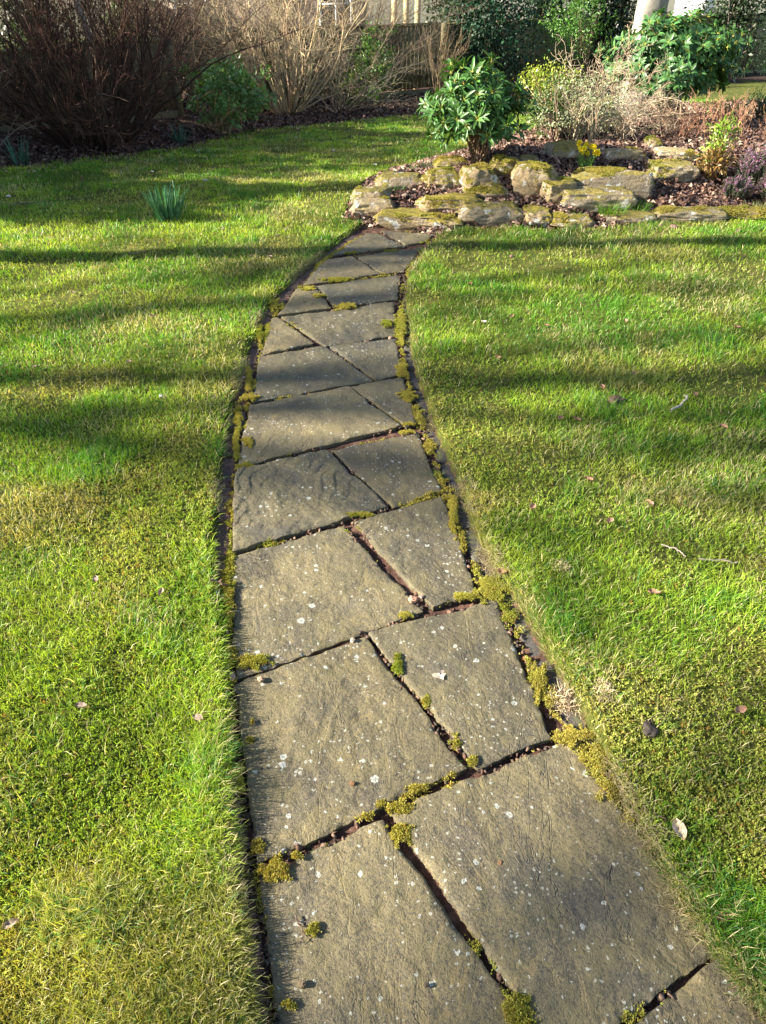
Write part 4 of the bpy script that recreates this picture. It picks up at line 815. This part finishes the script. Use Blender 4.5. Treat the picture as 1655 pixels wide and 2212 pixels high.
# strap-leaved clumps
def straps(b, n, L, wd, colr, basew, lean, name, label, cat, mat='leaf', root=None, part='leaf', wob=.05):
    root = root or thing(name, b, label, cat)
    a = rng.uniform(0, 2*PI, n); rr = np.sqrt(rng.uniform(size=n)); P0 = np.stack([np.cos(a)*rr*basew, np.sin(a)*rr*basew, np.full(n, -.01)], 1); D = np.column_stack([np.cos(a)*lean*(.2+rr)+rng.normal(size=n)*.06, np.sin(a)*lean*(.2+rr)+rng.normal(size=n)*.06, np.ones(n)])
    P, R = shoots(P0, D, L*rng.uniform(.6, 1.1, n), 7, wob, -.03*lean*3, wd/2, wd/2); fa = rng.uniform(0, PI, n); S = np.stack([np.cos(fa), np.sin(fa), 0*fa], 1)[:, None]
    w7 = (np.array([.8, 1, 1, 1, .9, .7, .12])*wd/2)[None, :, None]; A_, B_ = P-S*w7, P+S*w7; mid = P+np.cross(S, [0, 0, 1.])*wd*.12
    V = np.stack([A_, mid, B_], 2); idx = np.arange(n*21).reshape(n, 7, 3); F = np.stack([idx[:, :-1, :-1], idx[:, :-1, 1:], idx[:, 1:, 1:], idx[:, 1:, :-1]], -1).reshape(-1, 4)
    mk(part, V.reshape(-1, 3), F, M[mat], root, colvar(colr, n, 21, .18, .06), True); return root
BG = (.055, .15, .085)
straps(pix(365, 474), 95, .28, .015, (.075, .19, .10), .085, .25, 'daffodil_clump', 'clump of blue-green daffodil leaves standing alone in the left lawn', 'daffodils')
straps(pix(392, 312), 34, .27, .011, (.05, .13, .085), .07, .4, 'daffodil_clump', 'clump of daffodil leaves at bed edge left of the green evergreen shrub', 'daffodils')
straps(pix(48, 358), 40, .32, .011, (.055, .14, .10), .08, .3, 'daffodil_clump', 'clump of daffodil leaves in the far left bed near the sparse shrub', 'daffodils')
db = pix(1262, 374)
droot = straps(db, 34, .17, .008, (.14, .28, .05), .05, .25, 'flowering_daffodils', 'small bunch of bright yellow flowering daffodils in the rockery', 'daffodils')
def daff_flowers():
    n = 15; a = rng.uniform(0, 2*PI, n); P0 = np.stack([np.cos(a)*.03, np.sin(a)*.02, 0*a], 1); P, R = shoots(P0, np.column_stack([np.cos(a)*.28, np.sin(a)*.2, np.ones(n)]), rng.uniform(.15, .25, n), 6, .04, 0, .0025, .002)
    V, F = tubes(P, R, 5); mk('flower_stem', V, F, M['leaf'], droot, colvar((.14, .28, .05), n, 30))
    for i in range(n):
        h = P[i, -1]; d = nrm(np.array([rng.normal()*.6-.35, -1+rng.normal()*.4, .15])); u = nrm(np.cross(d, [0, 0, 1.])); v = np.cross(u, d); A = Acc()
        for k in range(6):
            an = k*PI/3; q = u*math.cos(an)+v*math.sin(an); V, F, _ = scatter(h[None], (q+d*.15)[None], d[None], .02, .028, LEAF); A.add(V, F, (.80, .68, .03))
        ring = np.array([[h+d*t+(u*math.cos(s)+v*math.sin(s))*rr for s in np.arange(8)*PI/4] for t, rr in ((0, .004), (.010, .007), (.02, .008), (.025, .011))]).reshape(-1, 3)
        idx = np.arange(32).reshape(4, 8); F = np.stack([idx[:-1], np.roll(idx[:-1], -1, 1), np.roll(idx[1:], -1, 1), idx[1:]], -1).reshape(-1, 4); A.add(ring, F, (.85, .66, .03)); A.build('flower', M['petal'], droot)
daff_flowers()
def tuft(px, py, n, L, colr, basew, label, wd=.0035, lean=.6, grp='grass tufts of the rockery'):
    r = straps(pix(px, py), n, L, wd, colr, basew, lean, 'grass_tuft', label, 'grass tuft', 'grass', None, 'blade'); r['group'] = grp
tuft(1318, 462, 220, .12, (.11, .24, .03), .10, 'bright green grass tuft in front of the long flat-faced stone, left one of two')
tuft(1372, 458, 150, .11, (.12, .25, .03), .07, 'bright green grass tuft at right end of the long flat-faced stone')
tuft(1235, 470, 90, .07, (.13, .21, .04), .09, 'short thin grass tuft above the low brown front boulder')
tuft(848, 420, 150, .10, (.07, .18, .04), .07, 'dark green grass tuft between the stones at the left rim')
tuft(930, 366, 60, .12, (.16, .26, .10), .05, 'pale wispy grass tuft behind the white-spotted rock')
tuft(900, 368, 40, .10, (.14, .24, .08), .05, 'small wispy grass tuft at the back left rim of the rockery')
tuft(1640, 465, 260, .13, (.36, .36, .16), .12, 'dry straw-coloured grass tuft at the right end of the front row')
tuft(940, 1035, 90, .05, (.10, .23, .04), .016, 'green grass tuft growing from the joint at the slab corner', .002, .7)
tuft(1015, 1645, 30, .03, (.12, .3, .05), .02, 'tiny green seedling tuft in the joint under the leaf-bearing slab', .006, 1.2)
tuft(655, 1860, 50, .03, (.11, .26, .06), .03, 'small leafy green weed in the joint above the nearest left slab', .005, 1.3)
tuft(1640, 2075, 420, .05, (.16, .24, .08), .07, 'grass tuft flopping over the bottom right slab corner', .002, .9)
def straw(px, py, n, L, basew, label):
    r = straps(pix(px, py)+np.array([0, 0, .012]), int(n*2.2), L*1.1, .0016, (.50, .40, .25), basew, 1.3, 'dead_grass_tuft', label, 'dead grass', 'litter', None, 'blade', .45); r['group'] = 'bleached dead grass tufts beside the path'
straw(1225, 1520, 260, .05, .03, 'bleached pinkish dead grass clump at path edge beside the moss'); straw(1305, 1495, 110, .035, .022, 'smaller bleached dead grass clump on the lawn right of the path'); straw(1210, 1228, 90, .03, .02, 'wispy straw clump on the right lawn beside mid path')

def thatch():
    n = 26000; i = rng.integers(0, 2, n) if False else np.zeros(n, int); y = rng.uniform(.35, 5.6, n); ed = rng.normal(size=n)*.018-.002
    x = interp_b(RB, y)+ed; k = fbm(x, y, 17., 3, 2.5)+.25*vnoise(x*20, y*20, 3.) > .02+.12*y; x, y = x[k], y[k]
    y2 = rng.uniform(.35, 5.2, 12000); x2 = interp_b(LB, y2)-np.abs(rng.normal(size=12000)*.02)+.008; k2 = fbm(x2, y2, 19., 3, 2.5) > .15; x = np.concatenate([x, x2[k2]]); y = np.concatenate([y, y2[k2]]); n = len(x)
    P0 = np.stack([x, y, H(x, y)+rng.uniform(0, .012, n)], 1); D = nrm(rng.normal(size=(n, 3))*[1, 1, .45]+[0, 0, .25])
    P, R_ = shoots(P0, D, rng.uniform(.015, .045, n), 4, .3, -.02, .0007, .0003); V, F = tubes(P, R_, 3)
    c = np.array([(.50, .42, .24), (.36, .30, .17), (.28, .30, .10), (.22, .15, .09)])[rng.integers(0, 4, n)]*rng.uniform(.7, 1.2, (n, 1))
    tag(mk('dead_grass', V, F, M['litter'], None, np.repeat(c, 12, 0)), 'tangled straw-coloured dead grass along the edges of the path', 'dead grass', kind='stuff')
thatch()
# ---------------------------------------------------------------- small loose things
def curled_leaf(px, py, L, wd, colr, label, up=.012, grp=None):
    b = pix(px, py); a = rng.uniform(0, 2*PI); D = np.array([math.cos(a), math.sin(a), rng.normal()*.15]); t = np.linspace(0, 1, 9); W = np.linspace(-1, 1, 7); wv = np.sin(PI*t**.8)**.8+.03
    Tt, Ww = np.meshgrid(t, W, indexing='ij'); cu = rng.uniform(.3, 1.1); X = Ww*wv[:, None]*wd/2; Y = (Tt-.5)*L; Z = cu*wd*.35*Ww**2+.12*L*(Tt-.5)**2*rng.normal()+.0012*rng.normal(size=Tt.shape)
    V = np.stack([X, Y, Z], -1).reshape(-1, 3); c, s = math.cos(a), math.sin(a); V = np.stack([V[:, 0]*c-V[:, 1]*s, V[:, 0]*s+V[:, 1]*c, V[:, 2]], 1)
    idx = np.arange(63).reshape(9, 7); F = np.stack([idx[:-1, :-1], idx[:-1, 1:], idx[1:, 1:], idx[1:, :-1]], -1).reshape(-1, 4); z = 0. if in_path(b[0], b[1]) else up
    o = mk('fallen_leaf', V, F, M['litter'], None, np.tile(np.array(colr)*math.exp(random.gauss(0, .15)), (63, 1)), True); o.location = (b[0], b[1], b[2]+(.05 if False else 0)+z+(.038 if in_path(b[0], b[1]) else 0)); tag(o, label, 'leaf', grp)
# heart-shaped leaf on the slab
def heart():
    b = gp('S', 950*1.8513, 1462*1.8513); t = np.linspace(0, 2*PI, 41)[:-1]; x = 16*np.sin(t)**3; y = 13*np.cos(t)-5*np.cos(2*t)-2*np.cos(3*t)-np.cos(4*t); s = .0014
    O = np.stack([x*s, y*s*.8, .003+.002*np.sin(3*t)], 1); V = np.vstack([[0, 0, .001], O*[.5, .5, .8], O]); k = np.arange(40); F = [np.stack([0*k, 1+k, 1+(k+1) % 40], 1)[:, ::-1], np.stack([1+k, 41+k, 41+(k+1) % 40, 1+(k+1) % 40], 1)[:, ::-1]]
    o = mk('fallen_leaf', V, F, M['litter'], None, np.tile((.50, .40, .30), (81, 1)), True); o.location = (b[0], b[1], .006); o.rotation_euler = (0, .05, .5); tag(o, 'pale pinkish heart-shaped dead leaf lying on a path slab', 'leaf')
heart()
def clod(px, py, r, colr, label, name='stone', cat='stone', m='litter', z=None, squash=.6, grp=None):
    b = pix(px, py); r = r*(.62 if z is not None else .9); z = None if z is None else .003; V, F = superbox(8, .6); s = rng.uniform(0, 99); P = V*(1+.45*fbm(V[:, 0]+s, V[:, 1], V[:, 2], 3, 1.6))[:, None]*r*[1, .8, squash]
    o = mk(name, P, F, M[m], None, np.tile(colr, (len(P), 1))); o.location = (b[0], b[1], (b[2]+r*squash*.35) if z is None else z); o.rotation_euler[2] = rng.uniform(0, 3); tag(o, label, cat, grp)
PINK = (.40, .25, .16)
clod(565, 1478, .013, PINK, 'pinkish mortar crumb on the stained left slab near its top edge', z=.008); clod(503, 1472, .016, (.30, .2, .16), 'flat brick chip at the left edge of the path', z=.004, squash=.4)
clod(893, 1305, .02, (.38, .22, .15), 'pinkish stone lump on the slab corner at the diagonal joint', z=.010); clod(910, 1300, .012, (.34, .22, .18), 'small pink stone beside the larger pink lump', z=.006)
clod(763, 1394, .011, (.42, .34, .27), 'tiny buff pebble standing on the stained left slab', z=.008, squash=1.); clod(843, 738, .017, (.42, .25, .19), 'pink pebble on a slab corner in the middle of the path', z=.01)
clod(1330, 870, .035, (.10, .06, .05), 'dark brown clod of earth on the right lawn', 'earth_clod', 'clod'); clod(1402, 1578, .022, (.05, .04, .035), 'small black worm-cast mound on the right lawn', 'earth_clod', 'clod')
clod(655, 2135, .010, (.16, .12, .07), 'clump of brown debris on the nearest left slab', 'earth_clod', 'clod', z=.012, squash=.8); clod(762, 1703, .009, (.2, .1, .05), 'brown crumb on the stained left slab', z=.006); clod(922, 2137, .007, (.05, .04, .03), 'tiny black crumb on the nearest left slab', z=.006); clod(1078, 1875, .009, (.2, .11, .06), 'reddish crumb on the largest slab', z=.006)
for px, py, r_ in ((1480, 468, .035), (1455, 492, .03), (1430, 488, .022), (1552, 470, .02), (1595, 500, .022), (1502, 470, .02), (1105, 555, .015), (980, 590, .014)): clod(px, py, r_, (.17, .10, .085), 'crumpled brown leaf clump on the right lawn just below the front stones', 'leaf_clump', 'leaf clump', grp='brown leaf clumps on the right lawn')
clod(348, 857, .010, (.7, .72, .72), 'white pebble-like petal on the left lawn', z=None); clod(463, 1277, .014, (.70, .74, .80), 'bright white petal at the left edge of the path', z=.02, squash=.3)
LG = 'dead leaves scattered on the lawn'
for px, py in ((1075, 780), (1150, 1105), (1085, 1245), (1370, 815), (1315, 1135), (1270, 1045), (1400, 1095), (1210, 912), (1245, 915), (1300, 845), (1590, 715), (1180, 710), (1105, 690), (1015, 620), (1000, 745), (1595, 1545), (1560, 930), (1500, 860), (1410, 1290), (1350, 700)): curled_leaf(px, py, .038, .022, (.32, .18, .12), 'curled brown dead leaf lying in the grass of the right lawn', .02, LG)
for px, py in ((180, 1535), (430, 1560), (30, 2005), (350, 1290), (620, 500), (585, 560), (540, 560), (600, 515), (640, 470), (668, 415), (560, 430), (385, 420), (480, 500), (160, 640), (330, 690), (280, 790), (530, 830), (75, 800), (600, 480), (210, 1260), (270, 560), (290, 555)): curled_leaf(px, py, .032, .018, (.30, .22, .17), 'dull brown dead leaf lying in the grass of the left lawn', .02, LG)
for px, py in ((445, 395), (330, 375), (640, 300), (720, 330), (515, 300), (20, 430), (430, 330), (810, 360)): curled_leaf(px, py, .05, .03, (.60, .60, .56), 'pale whitish petal on the shaded back lawn', .02, 'pale petals on the back lawn')
curled_leaf(1465, 1800, .05, .03, (.55, .40, .28), 'large pale peach dead leaf at the right edge of the path'); curled_leaf(1560, 1985, .04, .02, (.45, .22, .12), 'orange-brown dead leaf near the bottom right slab corner'); curled_leaf(1045, 700, .03, .02, (.6, .55, .5), 'small pale leaf at the right edge of the path, far part')
def twig_obj(p, q, r, colr, label, bend=.03):
    a, b = pix(*p), pix(*q); t = np.linspace(0, 1, 12)[:, None]; P = a*(1-t)+b*t+rng.normal(size=(12, 3))*.003; P[:, 2] += .022; P[:, 0] += bend*np.sin(PI*t[:, 0])*.5; O = P.mean(0)
    R = np.linspace(r, r*.6, 12)[None]; V, F = tubes((P-O)[None], R, 7); n = 3; P1, R1 = branch((P-O)[None], R, 3, .3, .9, .5, .025, 5, .1, 0, .5, .001); V1, F1 = tubes(P1, R1, 4); A = Acc(); A.add(V, F, colr).add(V1, F1, colr)
    o = A.build('fallen_twig', M['twig'], None); o.location = O; tag(o, label, 'twig')
twig_obj((1448, 895), (1482, 862), .006, (.45, .40, .33), 'pale grey thick twig lying on the right lawn'); twig_obj((1510, 1218), (1590, 1224), .004, (.30, .25, .2), 'thin curved twig on the right lawn at the right side', .02); twig_obj((1425, 1186), (1475, 1212), .003, (.35, .3, .24), 'very thin twig on the right lawn left of the curved one')
twig_obj((-20, 448), (110, 442), .006, (.14, .11, .09), 'dark forked twig lying on the far left lawn'); twig_obj((455, 1262), (492, 1278), .004, (.22, .13, .1), 'short reddish twig across the left bricks beside the path'); twig_obj((270, 557), (320, 548), .004, (.2, .16, .12), 'thin dark twig on the sunny left lawn just above the trunk shadow'); twig_obj((0, 548), (40, 556), .005, (.14, .1, .08), 'dark broken twig at the left border below the trunk shadow')
twig_obj((640, 1990), (655, 2040), .0016, (.13, .09, .07), 'tiny forked twig standing on the nearest left slab', .01)

# ---------------------------------------------------------------- beyond the fence
def house():
    root = thing('house', (ray_y(592, 30, 26)[0], 26, -1.6), 'pinkish neighbouring house wall seen through the bare shrubs, white framed windows', 'house')
    A = Acc(); box(A, (0, 0, 0), 5.6, 5, 5.2); A.build('wall', M['wall'], root)
    R = Acc(); V = np.array([(-3.2, -2.9, 5.1), (3.2, -2.9, 5.1), (3.2, 2.9, 5.1), (-3.2, 2.9, 5.1), (-3.2, 0, 7.4), (3.2, 0, 7.4), (-3.2, -2.9, 5.2), (3.2, -2.9, 5.2)]); R.add(V, [np.array([(6, 7, 5, 4), (3, 2, 5, 4), (0, 1, 7, 6), (0, 3, 2, 1)]), np.array([(6, 4, 3), (7, 2, 5)])]); R.build('roof', M['roof'], root)
    for wx, wz in ((-1.9, 1.9), (2.0, 1.9), (-1.9, 3.7), (2.0, 3.7)):
        W = Acc()
        for dx, dz, sx, sz in ((-.42, 0, .07, 1.1), (.42, 0, .07, 1.1), (0, 0, .05, 1.1), (0, -.03, .92, .07), (0, 1.05, .92, .07), (0, .7, .9, .04)): box(W, (wx+dx, -2.53-(.004 if dz else 0)-(.002 if sx == .05 else 0), wz+dz), sx, .08, sz)
        f = W.build('window', M['white'], root); G = Acc(); box(G, (wx, -2.505, wz), .82, .03, 1.08); G.build('pane', M['glass'], f)
house()
def trellis():
    a = ray_y(852, 30, 19.5); root = thing('timber_posts', (a[0], a[1], -1.2), 'three pale new timber posts standing behind the middle fence', 'posts')
    for px in (852, 877, 902):
        p = ray_y(px, 30, 19.5); A = Acc(); box(A, (p[0]-a[0], 0, 0), .13, .1, 3.2); A.build('post', M['timber'], root)
    A = Acc(); box(A, (.35, .0, 3.2), 1.1, .13, .12); A.build('beam', M['timber'], root)
trellis()
def outbuilding():
    p = ray_y(1500, 10, 31); root = thing('outbuilding', (p[0], p[1], -1.8), 'sunlit white outbuilding glimpsed above the right fence beside the birch', 'building'); A = Acc(); box(A, (0, 0, 0), .7, 2, 4.2); A.build('wall', M['white'], root); A = Acc(); box(A, (0, 0, 4.202), 1.0, 2.4, .2); A.build('roof', M['roof'], root)
outbuilding()
# trees and shrubs of the neighbouring garden, beyond the fence
for px, Y, lab in ((330, 15.5, 'brown bare shrub beyond the fence between the big dark shrub and the house'), (450, 16.5, 'brown bare shrub beyond the fence in front of the house wall'), (745, 17.5, 'brown bare shrub beyond the middle fence under the house window')):
    p = ray_y(px, 60, Y); bare_shrub('bare_shrub', (p[0], Y, float(hbase(Y))), lab, 'shrub', 3.0, 1.0, 60, (.13, .10, .065), (.17, .13, .09), .014, (0, 0), 8, 26, .06, .15, .4, .6, 'bare shrubs beyond the fence')
def far_tree(px, Y, wpx, hgt, colr, label, ncl=240, mat='leaf', nl=16, ls=.13, zc=None):
    p = ray_y(px, 20, Y); gz_ = float(hbase(Y)); s = mpp(p); W = wpx*s; root_b = np.array([p[0], Y, gz_]); c = np.array([p[0], Y, gz_+(zc or hgt*.5)])
    return leafy('evergreen_tree', root_b, c, (W, W*.7, hgt*.55), label, 'tree', ncl, nl, ls, .5, colr, mat, (.12, .09, .07), 6, .13, tmpl=False, shell=(.1, 1.), group='evergreens beyond the fence', sr=.06)
for a in ((60, 21, 130, 3.2, (.035, .06, .022), 'dark evergreen beyond the left fence behind the big bare shrub'), (290, 23, 60, 2.6, (.10, .14, .04), 'yellowish evergreen beyond the fence between big bare shrub and house'), (1010, 22.5, 90, 3.6, (.028, .05, .02), 'dark evergreen beyond the fence directly behind the camellia'), (1180, 24, 110, 4, (.022, .045, .02), 'very dark evergreen beyond the fence behind the pieris'), (1330, 24, 70, 4, (.025, .05, .022), 'dark evergreen beyond the fence just left of the birch trunk'), (1590, 27, 90, 4, (.03, .055, .02), 'dark evergreen beyond the fence at the top right corner')): far_tree(*a)
b = ray_y(212, 120, 14.5); bz = float(hbase(14.5)); yb = thing('young_birch', (b[0], 14.5, bz), 'thin pale birch stem rising behind the big dark bare shrub', 'tree')
P, R = shoots(np.array([[0, 0, -.1]]), np.array([[-.02, 0, 1.]]), 5, 24, .035, .01, .07, .02); V, F = tubes(P, R, 10); mk('trunk', V, F, M['birch'], yb, None, True); P1, R1 = branch(P, R, 30, .4, 1., .6, 1., 7, .1, .02, .3, .003); V, F = tubes(P1, R1, 3); mk('crown', V, F, M['twig'], yb, colvar((.3, .24, .18), 30, 21))

# ---------------------------------------------------------------- trees left of the picture that shade the garden
def bare_tree(x, y, h, r0, label, nl=16, nb=150, nt_=900, forks=.3, spread=.75, bl=.42):
    root = thing('bare_tree', (x, y, 0.), label, 'tree', 'trees left of the lawn')
    P, R = shoots(np.array([[0, 0, -.2]]), np.array([[0, 0, 1.]]), h, 14, .02, .0, r0, r0*.35); V, F = tubes(P, R, 12); mk('trunk', V, F, M['bark'], root, np.tile((.16, .13, .10), (len(V), 1)), True)
    P1, R1 = branch(P, R, nl, forks, 1., spread, h*bl*.7, 10, .12, .0, .6, .03); P2, R2 = branch(P1, R1, nb, .2, 1., .7, h*bl*.45, 8, .14, .03, .6, .008); P3, R3 = branch(P2, R2, nt_, .1, 1., .7, h*bl*.22, 6, .15, .03, .6, .004); A = Acc()
    for p, q, sd in ((P1, R1, 6), (P2, R2, 4), (P3, R3, 3)): V, F = tubes(p, q, sd); A.add(V, F, (.15, .12, .09))
    A.build('crown', M['bark'], root)
bare_tree(-8.2, 4.52, 9.5, .15, 'straight bare tree on the left lawn, outside the picture, its trunk shadow crosses the path', 12, 70, 350, forks=.66)
bare_tree(-19, .25, 13.5, .14, 'tall bare tree left of the foreground lawn, outside the picture', 10, 60, 420, .4)
bare_tree(-24, -2.3, 15.5, .2, 'slender bare tree furthest left, outside the picture', 8, 34, 130, .45)
bare_tree(-21, 2.0, 14.5, .14, 'older bare tree further left, outside the picture', 10, 60, 420, .4)
def hedge(x, y, rx, ry, h, label, n, colr=(.03, .06, .02)):
    b = np.array([x, y, float(H(x, y))]); c = b+np.array([0, 0, h*.5]); leafy('evergreen_shrub', b, c, (rx, ry, h*.52), label, 'shrub', n, 30, .17, .6, colr, 'leaf', (.1, .07, .05), 6, .10, tmpl=False, shell=(.1, 1.), group='evergreens left of the lawn', sr=.05)
for x, y, rx, ry, h, l in ((-9.4, 6.0, 1.0, .8, 4.0, 'slim evergreen left of the back lawn, outside the picture, beside the bare tree'), (-9.5, 7.6, 1.3, 1.5, 4.2, 'evergreen left of the back lawn, outside the picture, nearest the trunk'), (-9.8, 9.9, 1.3, 1.4, 4.8, 'broad evergreen left of the back lawn, outside the picture'), (-9.5, 12.2, 1.2, 1.5, 4.9, 'evergreen at the left end of the bed, outside the picture'), (-10, 14.6, 1.3, 1.6, 4.6, 'last evergreen in the left row by the fence, outside the picture')): hedge(x, y, rx, ry, h, l, 420)
